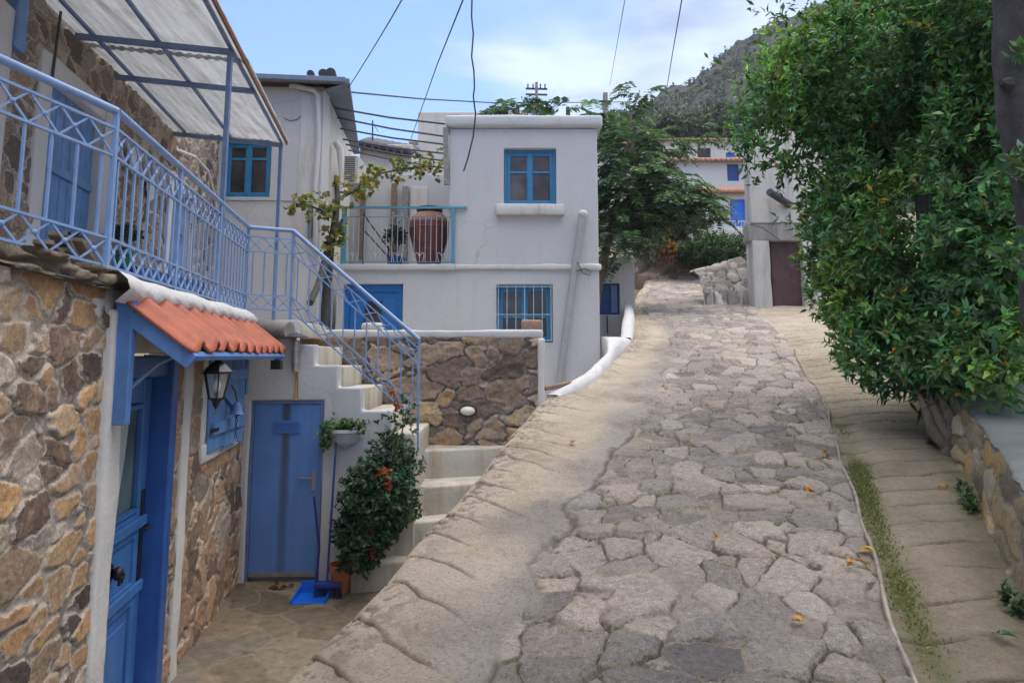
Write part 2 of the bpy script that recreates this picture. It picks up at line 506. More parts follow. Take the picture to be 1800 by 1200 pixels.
def stone_mat(name, stops, mortar, mort2, w0=.004, w1=.012, fine=28, bstr=.6, jit=.014, crack=.6):
    """stones from the mesh's own joints: 'edge' is the distance to the joint, 'rnd' two numbers per stone"""
    m, n, l, b = mat(name)
    pos = geo_pos(n)
    e = nd(n, "ShaderNodeAttribute", attribute_name='edge')
    rn = nd(n, "ShaderNodeAttribute", attribute_name='rnd')
    sp = nd(n, "ShaderNodeSeparateColor"); l.new(rn.outputs['Color'], sp.inputs[0])
    nz = noise(n, l, pos, 34, 6, .65)
    ma = nd(n, "ShaderNodeMath", operation='MULTIPLY_ADD'); l.new(nz.outputs['Fac'], ma.inputs[0]); ma.inputs[1].default_value = jit * 2; ma.inputs[2].default_value = -jit
    mb = nd(n, "ShaderNodeMath", operation='ADD'); l.new(e.outputs['Fac'], mb.inputs[0]); l.new(ma.outputs[0], mb.inputs[1])
    mr = nd(n, "ShaderNodeMapRange", interpolation_type='SMOOTHSTEP'); l.new(mb.outputs[0], mr.inputs[0]); mr.inputs[1].default_value = w0; mr.inputs[2].default_value = w1
    cr = ramp(n, stops); 
    ms = noise(n, l, pos, 7, 7, .65)
    mc = nd(n, "ShaderNodeMath", operation='MULTIPLY_ADD'); l.new(ms.outputs['Fac'], mc.inputs[0]); mc.inputs[1].default_value = .34
    md = nd(n, "ShaderNodeMath", operation='ADD'); l.new(sp.outputs[0], mc.inputs[2]); l.new(mc.outputs[0], md.inputs[0]); md.inputs[1].default_value = -.17
    l.new(md.outputs[0], cr.inputs[0])
    # lighter/darker stones and fine grain
    fn = noise(n, l, pos, fine, 9, .72)
    fr_ = ramp(n, [(.30, (.50, .48, .48)), (.47, (.95, .95, .95)), (.56, (1.06, 1.06, 1.05)), (.72, (1.55, 1.52, 1.46))]); l.new(fn.outputs['Fac'], fr_.inputs[0])
    m1 = nd(n, "ShaderNodeMixRGB", blend_type='MULTIPLY'); m1.inputs[0].default_value = 1; l.new(cr.outputs[0], m1.inputs[1]); l.new(fr_.outputs[0], m1.inputs[2])
    vr = ramp(n, [(0, (.68, .68, .70)), (1, (1.22, 1.2, 1.17))]); l.new(sp.outputs[1], vr.inputs[0])
    m2 = nd(n, "ShaderNodeMixRGB", blend_type='MULTIPLY'); m2.inputs[0].default_value = 1; l.new(m1.outputs[0], m2.inputs[1]); l.new(vr.outputs[0], m2.inputs[2])
    mo = noise(n, l, pos, 5, 8, .7)
    mor = ramp(n, [(.35, mort2), (.62, mortar)]); l.new(mo.outputs['Fac'], mor.inputs[0])
    mx = nd(n, "ShaderNodeMixRGB"); l.new(mr.outputs[0], mx.inputs[0]); l.new(mor.outputs[0], mx.inputs[1]); l.new(m2.outputs[0], mx.inputs[2])
    g2 = noise(n, l, pos, 120, 4, .7)
    gr2 = ramp(n, [(.34, (.74, .73, .72)), (.52, (1, 1, 1)), (.70, (1.24, 1.24, 1.22))]); l.new(g2.outputs['Fac'], gr2.inputs[0])
    mg_ = nd(n, "ShaderNodeMixRGB", blend_type='MULTIPLY'); mg_.inputs[0].default_value = 1; l.new(mx.outputs[0], mg_.inputs[1]); l.new(gr2.outputs[0], mg_.inputs[2])
    ck = nd(n, "ShaderNodeMapRange", interpolation_type='SMOOTHSTEP'); l.new(mb.outputs[0], ck.inputs[0]); ck.inputs[1].default_value = w0 * .2; ck.inputs[2].default_value = w0 * 1.5; ck.inputs[3].default_value = 1; ck.inputs[4].default_value = 0
    cn = noise(n, l, pos, 1.7, 5, .6)
    cnr = ramp(n, [(.38, (0, 0, 0)), (.50, (crack, crack, crack))]); l.new(cn.outputs['Fac'], cnr.inputs[0])
    cm = nd(n, "ShaderNodeMath", operation='MULTIPLY'); l.new(ck.outputs[0], cm.inputs[0]); l.new(cnr.outputs[0], cm.inputs[1])
    cx = nd(n, "ShaderNodeMixRGB"); l.new(cm.outputs[0], cx.inputs[0]); l.new(mg_.outputs[0], cx.inputs[1]); cx.inputs[2].default_value = (.055, .045, .038, 1)
    out = cx.outputs[0]
    l.new(out, b.inputs['Base Color'])
    b.inputs['Roughness'].default_value = .88
    bn = noise(n, l, pos, 45, 9, .75)
    vo = nd(n, "ShaderNodeTexVoronoi"); vo.inputs['Scale'].default_value = 16; l.new(pos, vo.inputs['Vector'])
    ad = nd(n, "ShaderNodeMath", operation='MULTIPLY_ADD'); l.new(vo.outputs['Distance'], ad.inputs[0]); ad.inputs[1].default_value = .5; l.new(bn.outputs['Fac'], ad.inputs[2])
    bump(n, l, b, ad.outputs[0], bstr * 1.3, .016)
    return m, n, l, b, out

def leaf_mat(name, gloss=.38, trans=.25):
    m, n, l, b = mat(name)
    a = nd(n, "ShaderNodeAttribute", attribute_name='col')
    l.new(a.outputs['Color'], b.inputs['Base Color'])
    b.inputs['Roughness'].default_value = gloss
    t = nd(n, "ShaderNodeBsdfTranslucent")
    mu = nd(n, "ShaderNodeMixRGB", blend_type='MULTIPLY'); mu.inputs[0].default_value = 1; l.new(a.outputs['Color'], mu.inputs[1]); mu.inputs[2].default_value = (1.3, 1.5, .6, 1)
    l.new(mu.outputs[0], t.inputs[0])
    mix = nd(n, "ShaderNodeMixShader"); mix.inputs[0].default_value = trans
    l.new(b.outputs[0], mix.inputs[1]); l.new(t.outputs[0], mix.inputs[2])
    l.new(mix.outputs[0], n['Material Output'].inputs[0])
    return m

M = {}
M['white'] = plaster('white_plaster', amt=.06)
M['white_worn'] = plaster('worn_white_plaster', (.60, .58, .56), (.38, .33, .27), .08, .6, (.50, .46, .41))
M['white_step'] = plaster('step_plaster', (.47, .445, .39), (.30, .24, .17), .14, .5, (.50, .45, .37))
M['cream'] = plaster('cream_plaster', (.60, .56, .52), (.42, .38, .34), .04, .4)
M['grey_plaster'] = plaster('grey_plaster', (.56, .53, .48), (.34, .31, .28), .12, .5)
M['grey_raw'] = plaster('raw_concrete', (.34, .32, .29), (.20, .18, .16), .12, .6)
M['ledge'] = plaster('ledge_concrete', (.13, .145, .145), (.08, .085, .08), .1, .7)  # dark base colour carries the tree's shade on the ledge
M['rail_blue'] = paint('pale_blue_iron_paint', (.20, .31, .53), .42, .14, 9, (.25, .17, .12), -.075)
M['canopy_blue'] = paint('faded_blue_steel_paint', (.13, .19, .34), .5, .2, 5, (.22, .15, .11), -.06)
M['door_blue'] = paint('cobalt_wood_paint', (.055, .165, .42), .38, .18, 5, (.16, .24, .36), -.045, .2, .30)
M['door_dark'] = paint('deep_cobalt_wood_paint', (.030, .105, .345), .38, .2, 5, None, 0, .2, .3)
M['metal_blue'] = paint('blue_sheet_steel_paint', (.075, .190, .500), .38, .12, 3, None, 0, .08, .18)
M['shutter_blue'] = paint('pale_blue_wood_paint', (.115, .245, .50), .5, .2, 7, (.22, .27, .34), -.03, .3, .3)
M['bracket_blue'] = paint('bright_blue_wood_paint', (.10, .235, .54), .45, .2, 7, (.2, .26, .36), -.05, .2, .25)
M['turq'] = paint('turquoise_wood_paint', (.030, .205, .400), .45, .18, 8, (.25, .27, .27), -.07)
M['turq_iron'] = paint('turquoise_iron_paint', (.07, .27, .38), .45, .18, 8)
M['navy'] = paint('navy_wood_paint', (.012, .055, .22), .4, .2, 6)
M['bright_blue'] = paint('bright_blue_door_paint', (.015, .155, .46), .4, .14, 6, None, 0, .1, .12)
M['far_blue'] = paint('vivid_blue_door_paint', (.02, .17, .72), .45, .1, 6)
M['iron_white'] = paint('pale_iron_paint', (.42, .50, .56), .5, .2, 8)
M['black'] = paint('black_iron', (.014, .014, .016), .4, .3, 12)
M['dark_metal'] = paint('dark_metal', (.05, .052, .06), .45, .3, 12)
M['wire'] = paint('cable_rubber', (.05, .055, .065), .6, .2, 12)
M['steel'] = paint('dull_galvanised_steel', (.36, .35, .33), .42, .25, 14, (.30, .17, .08), .02, .1, .2, .6)
M['pipe'] = paint('grey_pipe_paint', (.34, .34, .35), .6, .12, 6)
M['wood'] = paint('weathered_wood', (.22, .155, .105), .8, .35, 14, None, 0, .5)
M['wood_grey'] = paint('grey_weathered_wood', (.26, .25, .24), .85, .3, 14, None, 0, .5)
M['brown_door'] = paint('rusty_brown_door', (.080, .036, .034), .6, .3, 5, None, 0, .2, .3)
M['jar'] = paint('brown_red_glazed_clay', (.165, .045, .040), .38, .28, 5)
M['jar_band'] = paint('ochre_clay_band', (.30, .12, .07), .5, .25, 6)
M['terracotta'] = paint('terracotta', (.50, .17, .06), .7, .2, 10)
M['tile'] = paint('orange_roof_tile', (.37, .092, .045), .65, .25, 9, (.20, .105, .07), -.04, .3, .2)
M['tile_old'] = paint('old_roof_tile', (.30, .15, .10), .85, .4, 8, (.22, .18, .15), .04, .4)
M['slate'] = paint('dark_roof', (.045, .044, .052), .7, .3, 6)
M['gutter'] = paint('blue_grey_gutter', (.15, .19, .25), .5, .2, 6)
M['bark'] = paint('dark_bark', (.055, .050, .048), .9, .45, 10, None, 0, 1.0, .4)
M['bark_brown'] = paint('brown_bark', (.15, .115, .09), .9, .4, 10, None, 0, 1.0, .4)
M['plastic_blue'] = paint('blue_plastic', (.012, .13, .62), .3, .08, 6)
M['plastic_navy'] = paint('navy_plastic', (.018, .035, .20), .35, .1, 6)
M['bristle'] = paint('dark_bristles', (.02, .035, .10), .8, .4, 60, None, 0, 1.0)
M['porcelain'] = paint('white_glazed_pot', (.58, .58, .60), .35, .08, 5)
M['lamp_white'] = paint('milky_lamp_glass', (.72, .70, .58), .25, .05, 5)
M['ac'] = paint('air_conditioner_shell', (.60, .57, .54), .5, .12, 5)
M['soil'] = paint('dark_soil', (.05, .036, .025), .95, .4, 20, None, 0, 1.0)
M['brick'] = paint('old_brick', (.34, .215, .145), .9, .25, 14, None, 0, .6)
M['roof_red'] = M['tile_old']
M['copper'] = paint('rusty_iron', (.16, .07, .035), .8, .4, 14, None, 0, .4)
M['drain'] = paint('dirty_drain_edge', (.24, .20, .17), .85, .45, 14, (.12, .10, .08), .05, .6)
M['leaf'] = leaf_mat('glossy_leaf', .5, .32)
M['leaf_soft'] = leaf_mat('soft_leaf', .6, .3)
M['petal'] = leaf_mat('petal', .7, .3)
M['kerb_paint'] = plaster('whitewashed_kerb', (.56, .555, .56), (.52, .45, .37), .03, .9, (.66, .61, .55))

def glass_mat(name, c=(.05, .055, .06), rough=.08):
    m, n, l, b = mat(name)
    pos = geo_pos(n)
    n1 = noise(n, l, pos, 2.5, 4, .5)
    r = ramp(n, [(.35, tuple(x * .6 for x in c)), (.7, tuple(x * 1.6 for x in c))]); l.new(n1.outputs['Fac'], r.inputs[0])
    l.new(r.outputs[0], b.inputs['Base Color'])
    b.inputs['Roughness'].default_value = rough
    b.inputs['Specular IOR Level'].default_value = .35
    return m
M['pane'] = glass_mat('dark_window_glass', (.06, .055, .06), .12)
M['pane_grey'] = glass_mat('curtained_glass', (.085, .072, .072), .2)
M['pane_door'] = glass_mat('door_glass', (.10, .13, .13), .12)
M['curtain'] = paint('pale_curtain', (.40, .44, .42), .85, .15, 3)
def clear_glass():
    m, n, l, b = mat('lantern_glass')
    b.inputs['Base Color'].default_value = (.85, .88, .88, 1); b.inputs['Roughness'].default_value = .15
    b.inputs['Transmission Weight'].default_value = .85; b.inputs['IOR'].default_value = 1.1
    return m
M['lantern_glass'] = clear_glass()
def sheet_mat():
    m, n, l, b = mat('milky_corrugated_plastic')
    pos = geo_pos(n)
    mp = nd(n, "ShaderNodeMapping"); mp.inputs['Scale'].default_value = (6, .35, 1); mp.inputs['Rotation'].default_value = (0, 0, R(9.6)); l.new(pos, mp.inputs[0])
    n1 = noise(n, l, mp.outputs[0], 1.6, 7, .65)
    r = ramp(n, [(.3, (.20, .20, .21)), (.62, (.37, .38, .40))]); l.new(n1.outputs['Fac'], r.inputs[0])
    n2 = noise(n, l, pos, 2.5, 8, .7)
    r2 = ramp(n, [(.5, (1, 1, 1)), (.72, (.72, .68, .64))]); l.new(n2.outputs['Fac'], r2.inputs[0])
    mm = nd(n, "ShaderNodeMixRGB", blend_type='MULTIPLY'); mm.inputs[0].default_value = 1; l.new(r.outputs[0], mm.inputs[1]); l.new(r2.outputs[0], mm.inputs[2])
    l.new(mm.outputs[0], b.inputs['Base Color']); b.inputs['Roughness'].default_value = .4
    t = nd(n, "ShaderNodeBsdfTranslucent"); l.new(mm.outputs[0], t.inputs[0])
    mix = nd(n, "ShaderNodeMixShader"); mix.inputs[0].default_value = .62
    l.new(b.outputs[0], mix.inputs[1]); l.new(t.outputs[0], mix.inputs[2]); l.new(mix.outputs[0], n['Material Output'].inputs[0])
    return m
M['sheet'] = sheet_mat()

OCHRE = [(0, (.085, .062, .055)), (.10, (.16, .105, .08)), (.20, (.36, .255, .17)), (.40, (.48, .335, .20)), (.56, (.50, .30, .145)), (.72, (.55, .335, .165)), (.84, (.34, .20, .12)), (.92, (.42, .36, .29)), (1, (.54, .46, .38))]
BROWN = [(0, (.14, .095, .07)), (.2, (.25, .17, .115)), (.45, (.37, .24, .15)), (.7, (.45, .285, .155)), (.86, (.30, .235, .19)), (1, (.45, .38, .31))]
DARKB = [(0, (.16, .118, .095)), (.3, (.27, .195, .145)), (.55, (.33, .25, .19)), (.70, (.42, .295, .17)), (.86, (.50, .335, .145)), (1, (.40, .34, .28))]
UPPER = [(0, (.10, .082, .075)), (.3, (.21, .155, .125)), (.6, (.31, .215, .155)), (.8, (.24, .22, .20)), (1, (.42, .35, .28))]
M['stone_near'] = stone_mat('ochre_rubble_stone', OCHRE, (.58, .50, .42), (.42, .35, .285), .006, .014)[0]
M['stone_court'] = stone_mat('brown_rubble_stone', BROWN, (.58, .48, .38), (.42, .33, .25), .007, .014)[0]
M['stone_low'] = stone_mat('dark_rubble_stone', DARKB, (.46, .39, .34), (.27, .225, .19), .009, .018)[0]
M['stone_up'] = stone_mat('upper_rubble_stone', UPPER, (.62, .53, .45), (.46, .385, .32), .011, .020, 20)[0]
M['rubble'] = stone_mat('pale_rubble', [(0, (.34, .30, .26)), (.5, (.50, .45, .40)), (1, (.64, .59, .53))], (.24, .20, .17), (.14, .12, .10), .004, .02)[0]
M['paving'] = stone_mat('slate_paving', [(0, (.115, .095, .068)), (.35, (.165, .13, .085)), (.6, (.20, .155, .10)), (.8, (.13, .12, .10)), (1, (.22, .175, .12))], (.26, .20, .145), (.185, .14, .10), .006, .014, 12, .25, .014, .3)[0]

M['stone_crust'] = stone_mat('crumbly_stone_crust', [(0, (.13, .10, .075)), (.5, (.22, .175, .125)), (1, (.33, .28, .22))], (.20, .165, .13), (.11, .09, .07), .004, .012)[0]

def street_mat():
    COB = [(0, (.25, .228, .215)), (.2, (.34, .305, .285)), (.42, (.43, .385, .352)), (.6, (.36, .34, .325)), (.8, (.48, .43, .39)), (1, (.44, .38, .335))]
    m, n, l, b, out = stone_mat('cobbles_and_concrete', COB, (.58, .50, .42), (.33, .275, .22), .008, .014, 30, 1.7, .012, .85)
    pos = geo_pos(n)
    zc = nd(n, "ShaderNodeAttribute", attribute_name='cob')
    gr = nd(n, "ShaderNodeAttribute", attribute_name='groove')
    mo = nd(n, "ShaderNodeAttribute", attribute_name='moss')
    # concrete: sandy on the shoulders, grey stains, pitted
    n1 = noise(n, l, pos, 1.6, 8, .65)
    r1 = ramp(n, [(.28, (.40, .33, .26)), (.5, (.56, .47, .37)), (.72, (.64, .55, .45))]); l.new(n1.outputs['Fac'], r1.inputs[0])
    n2 = noise(n, l, pos, 60, 8, .75)
    r2 = ramp(n, [(.33, (.38, .35, .33)), (.45, (.93, .93, .93)), (.6, (1.05, 1.05, 1.04)), (.75, (1.3, 1.28, 1.25))]); l.new(n2.outputs['Fac'], r2.inputs[0])
    m1 = nd(n, "ShaderNodeMixRGB", blend_type='MULTIPLY'); m1.inputs[0].default_value = 1; l.new(r1.outputs[0], m1.inputs[1]); l.new(r2.outputs[0], m1.inputs[2])
    gm = nd(n, "ShaderNodeMixRGB"); l.new(gr.outputs['Fac'], gm.inputs[0]); l.new(m1.outputs[0], gm.inputs[1]); gm.inputs[2].default_value = (.115, .082, .058, 1)
    gt = nd(n, "ShaderNodeAttribute", attribute_name='tint')
    tm = nd(n, "ShaderNodeMixRGB", blend_type='MULTIPLY'); tm.inputs[0].default_value = 1; l.new(gm.outputs[0], tm.inputs[1]); l.new(gt.outputs['Color'], tm.inputs[2])
    # mortar smears over the cobbles
    n3 = noise(n, l, pos, 1.9, 9, .7, .6)
    r3 = ramp(n, [(.52, (0, 0, 0)), (.64, (.55, .55, .55))]); l.new(n3.outputs['Fac'], r3.inputs[0])
    sm = nd(n, "ShaderNodeMixRGB"); l.new(r3.outputs[0], sm.inputs[0]); l.new(out, sm.inputs[1]); sm.inputs[2].default_value = (.47, .40, .345, 1)
    n6 = noise(n, l, pos, .8, 5, .6)
    r6 = ramp(n, [(.35, (.80, .80, .84)), (.62, (1.08, 1.05, 1.0))]); l.new(n6.outputs['Fac'], r6.inputs[0])
    s2 = nd(n, "ShaderNodeMixRGB", blend_type='MULTIPLY'); s2.inputs[0].default_value = 1; l.new(sm.outputs[0], s2.inputs[1]); l.new(r6.outputs[0], s2.inputs[2])
    mx = nd(n, "ShaderNodeMixRGB"); l.new(zc.outputs['Fac'], mx.inputs[0]); l.new(tm.outputs[0], mx.inputs[1]); l.new(s2.outputs[0], mx.inputs[2])
    n5 = noise(n, l, pos, 30, 8, .7)
    mm = nd(n, "ShaderNodeMath", operation='MULTIPLY_ADD'); l.new(n5.outputs['Fac'], mm.inputs[0]); mm.inputs[1].default_value = 1.5; mm.inputs[2].default_value = -.75
    ma = nd(n, "ShaderNodeMath", operation='ADD', use_clamp=True); l.new(mm.outputs[0], ma.inputs[0]); l.new(mo.outputs['Fac'], ma.inputs[1])
    mp = nd(n, "ShaderNodeMath", operation='MULTIPLY', use_clamp=True); l.new(ma.outputs[0], mp.inputs[0])
    mg = nd(n, "ShaderNodeMath", operation='GREATER_THAN'); l.new(mo.outputs['Fac'], mg.inputs[0]); mg.inputs[1].default_value = .02; l.new(mg.outputs[0], mp.inputs[1])
    mc = nd(n, "ShaderNodeMixRGB"); l.new(mp.outputs[0], mc.inputs[0]); l.new(mx.outputs[0], mc.inputs[1]); mc.inputs[2].default_value = (.17, .165, .06, 1)
    l.new(mc.outputs[0], b.inputs['Base Color'])
    return m
M['street'] = street_mat()

def ground_mat():
    m, n, l, b = mat('dry_earth')
    pos = geo_pos(n)
    n1 = noise(n, l, pos, .9, 9, .7)
    r = ramp(n, [(.3, (.10, .085, .05)), (.5, (.19, .145, .095)), (.7, (.24, .19, .13))]); l.new(n1.outputs['Fac'], r.inputs[0])
    l.new(r.outputs[0], b.inputs['Base Color']); b.inputs['Roughness'].default_value = .95
    n2 = noise(n, l, pos, 9, 9, .7); bump(n, l, b, n2.outputs['Fac'], .8, .05)
    return m
M['earth'] = ground_mat()
def hill_mat():
    m, n, l, b = mat('rocky_hillside')
    pos = geo_pos(n)
    n1 = noise(n, l, pos, .05, 9, .7)
    r = ramp(n, [(.38, (.028, .038, .028)), (.50, (.058, .060, .048)), (.60, (.10, .09, .078)), (.72, (.16, .14, .13))]); l.new(n1.outputs['Fac'], r.inputs[0])
    n3 = noise(n, l, pos, .35, 6, .7)
    r3 = ramp(n, [(.52, (0, 0, 0)), (.58, (.8, .8, .8))]); l.new(n3.outputs['Fac'], r3.inputs[0])
    mx = nd(n, "ShaderNodeMixRGB"); l.new(r3.outputs[0], mx.inputs[0]); l.new(r.outputs[0], mx.inputs[1]); mx.inputs[2].default_value = (.045, .06, .042, 1)
    l.new(mx.outputs[0], b.inputs['Base Color']); b.inputs['Roughness'].default_value = .95
    n2 = noise(n, l, pos, .22, 9, .75); bump(n, l, b, n2.outputs['Fac'], 1.0, 4)
    return m
M['hill'] = hill_mat()
def rust_mat():
    m, n, l, b = mat('rust_run')
    pos = geo_pos(n)
    mp = nd(n, "ShaderNodeMapping"); mp.inputs['Scale'].default_value = (70, 70, 1.5); l.new(pos, mp.inputs[0])
    n1 = noise(n, l, mp.outputs[0], 1, 6, .6)
    r = ramp(n, [(.40, (.50, .48, .46)), (.5, (.44, .28, .10)), (.64, (.22, .085, .025))]); l.new(n1.outputs['Fac'], r.inputs[0])
    l.new(r.outputs[0], b.inputs['Base Color']); b.inputs['Roughness'].default_value = .8
    return m
M['rust'] = rust_mat()
def metal_door_mat(xc, z0, z1):
    """blue sheet steel with the dark run mark down its middle (dirt with a shape of its own)"""
    m = paint('stained_blue_sheet_steel', (.11, .235, .53), .36, .12, 3, None, 0, .06, .12)
    n, l = m.node_tree.nodes, m.node_tree.links
    b = n['Principled BSDF']
    src = b.inputs['Base Color'].links[0].from_socket
    pos = geo_pos(n)
    sp = nd(n, "ShaderNodeSeparateXYZ"); l.new(pos, sp.inputs[0])
    nz = noise(n, l, pos, 5, 5, .6)
    a = nd(n, "ShaderNodeMath", operation='SUBTRACT'); l.new(sp.outputs[0], a.inputs[0]); a.inputs[1].default_value = xc
    a2 = nd(n, "ShaderNodeMath", operation='MULTIPLY_ADD'); l.new(nz.outputs['Fac'], a2.inputs[0]); a2.inputs[1].default_value = .03; l.new(a.outputs[0], a2.inputs[2])
    ab = nd(n, "ShaderNodeMath", operation='ABSOLUTE'); l.new(a2.outputs[0], ab.inputs[0])
    mr = nd(n, "ShaderNodeMapRange", interpolation_type='SMOOTHSTEP'); l.new(ab.outputs[0], mr.inputs[0]); mr.inputs[1].default_value = .012; mr.inputs[2].default_value = .075; mr.inputs[3].default_value = .85; mr.inputs[4].default_value = 0
    mz = nd(n, "ShaderNodeMapRange"); l.new(sp.outputs[2], mz.inputs[0]); mz.inputs[1].default_value = z0; mz.inputs[2].default_value = z1; mz.inputs[3].default_value = .45; mz.inputs[4].default_value = 1
    mu = nd(n, "ShaderNodeMath", operation='MULTIPLY'); l.new(mr.outputs[0], mu.inputs[0]); l.new(mz.outputs[0], mu.inputs[1])
    mx = nd(n, "ShaderNodeMixRGB"); l.new(mu.outputs[0], mx.inputs[0]); l.new(src, mx.inputs[1]); mx.inputs[2].default_value = (.05, .045, .035, 1)
    l.new(mx.outputs[0], b.inputs['Base Color'])
    return m

# ------------------------------------------------------------------ leaf clouds
def leaves(name, P, D, N, Ln, wr, C, material, parent=None, fold=.18, droop=.15):
    """one diamond-shaped folded leaf per row: root P, direction D, face normal N, length Ln, width ratio wr, colour C"""
    P = np.asarray(P, float); n = len(P)
    D = D / np.linalg.norm(D, axis=1, keepdims=True)
    S = np.cross(D, N); S /= (np.linalg.norm(S, axis=1, keepdims=True) + 1e-9)
    Nn = np.cross(S, D)
    Ln = np.broadcast_to(np.asarray(Ln, float), (n,))[:, None]
    w = Ln * np.broadcast_to(np.asarray(wr, float), (n,))[:, None] * .5
    mid = P + D * Ln * .45
    tip = P + D * Ln - Nn * Ln * droop
    a = mid + S * w + Nn * w * fold * 2
    b = mid - S * w + Nn * w * fold * 2
    m2 = mid - Nn * Ln * droop * .2
    V = np.stack([P, a, tip, b, m2], 1).reshape(-1, 3)
    i = np.arange(n) * 5
    F = np.concatenate([np.stack([i, i + 4, i + 1], 1), np.stack([i + 4, i + 2, i + 1], 1), np.stack([i, i + 3, i + 4], 1), np.stack([i + 4, i + 3, i + 2], 1)])
    return np_mesh(name, V, F, material, parent, {'col': np.repeat(C, 5, 0)}, smooth=False)

def rand_dirs(n):
    d = rng.normal(size=(n, 3))
    return d / np.linalg.norm(d, axis=1, keepdims=True)

def green(n, base, var=.35, hue=.25):
    b = np.array(base)
    k = np.exp(rng.normal(size=(n, 1)) * var)
    c = b[None] * k
    c[:, 0] *= np.exp(rng.normal(size=n) * hue); c[:, 2] *= np.exp(rng.normal(size=n) * hue)
    return np.clip(c, .004, .8)

def rosettes(cent, axis, per, ln, wr, base, spread=.9, var=.35, accent=None, acc_p=0.):
    """tufts of leaves round the end of each twig"""
    n = len(cent); k = per
    P = np.repeat(cent, k, 0); A = np.repeat(axis, k, 0)
    r = rand_dirs(n * k)
    D = A + r * spread
    D /= np.linalg.norm(D, axis=1, keepdims=True)
    P = P + A * (rng.random((n * k, 1)) - .5) * ln * 1.2
    N = A * .7 + rand_dirs(n * k) * .5 + np.array([0, 0, .5])
    L = ln * (.65 + .6 * rng.random(n * k))
    tone = np.repeat(np.exp(rng.normal(size=(n, 1)) * .32), k, 0)
    C = green(n * k, base, var) * tone
    if accent is not None:
        m = rng.random(n * k) < acc_p
        C[m] = np.array(accent) * (.6 + .8 * rng.random((m.sum(), 1)))
    return P, D, N, L, np.full(n * k, wr), C

# ================================================================== THE SETTING
# ---- street -------------------------------------------------------
def curve_from(pix):
    p = np.array([onroad(*q) for q in pix])
    return p[:, 1], p[:, 0]
eyl, exl = curve_from([(455, 1198), (640, 1040), (760, 910), (860, 800), (915, 735), (950, 693)])
eyl = np.concatenate([[-2.0, 1.2], eyl, [10.2, 11.2, 12.5, 15, 18, 21, 24, 27, 32]])
exl = np.concatenate([[-1.35, -1.15], exl, [1.05, 1.75, 2.15, 2.62, 3.15, 3.75, 4.6, 5.4, 6.8]])
cyl, cxl = curve_from([(880, 1190), (960, 975), (1040, 855), (1130, 740), (1182, 640), (1185, 585)])
cyl = np.concatenate([[-2.0, 1.2], cyl, [17, 21, 27, 32]]); cxl = np.concatenate([[-.45, -.25], cxl, [3.35, 4.1, 5.9, 7.2]])
cyr, cxr = curve_from([(1614, 1198), (1530, 980), (1480, 800), (1440, 690), (1385, 597), (1330, 552)])
cyr = np.concatenate([[-2.0, 1.2], cyr, [19.5, 21.5, 24, 27, 32]]); cxr = np.concatenate([[.1, .95], cxr, [7.2, 9.2, 11.5, 12.5, 13]])
wyr, wxr = curve_from([(1800, 1076), (1742, 950), (1700, 838), (1655, 790)])
wyr = np.concatenate([[-2.0, 1.2], wyr, [8, 10, 13, 17, 19.5, 22, 32]]); wxr = np.concatenate([[.9, 1.75], wxr, [4.7, 5.5, 6.4, 7.5, 9.5, 14, 16]])
def sm_interp(Y, ys, xs, w=.35):
    return (np.interp(Y - w, ys, xs) + np.interp(Y, ys, xs) + np.interp(Y + w, ys, xs)) / 3
EL = lambda Y: sm_interp(Y, eyl, exl)
CL = lambda Y: sm_interp(Y, cyl, cxl)
CR = lambda Y: sm_interp(Y, cyr, cxr)
WR = lambda Y: sm_interp(Y, wyr, wxr)

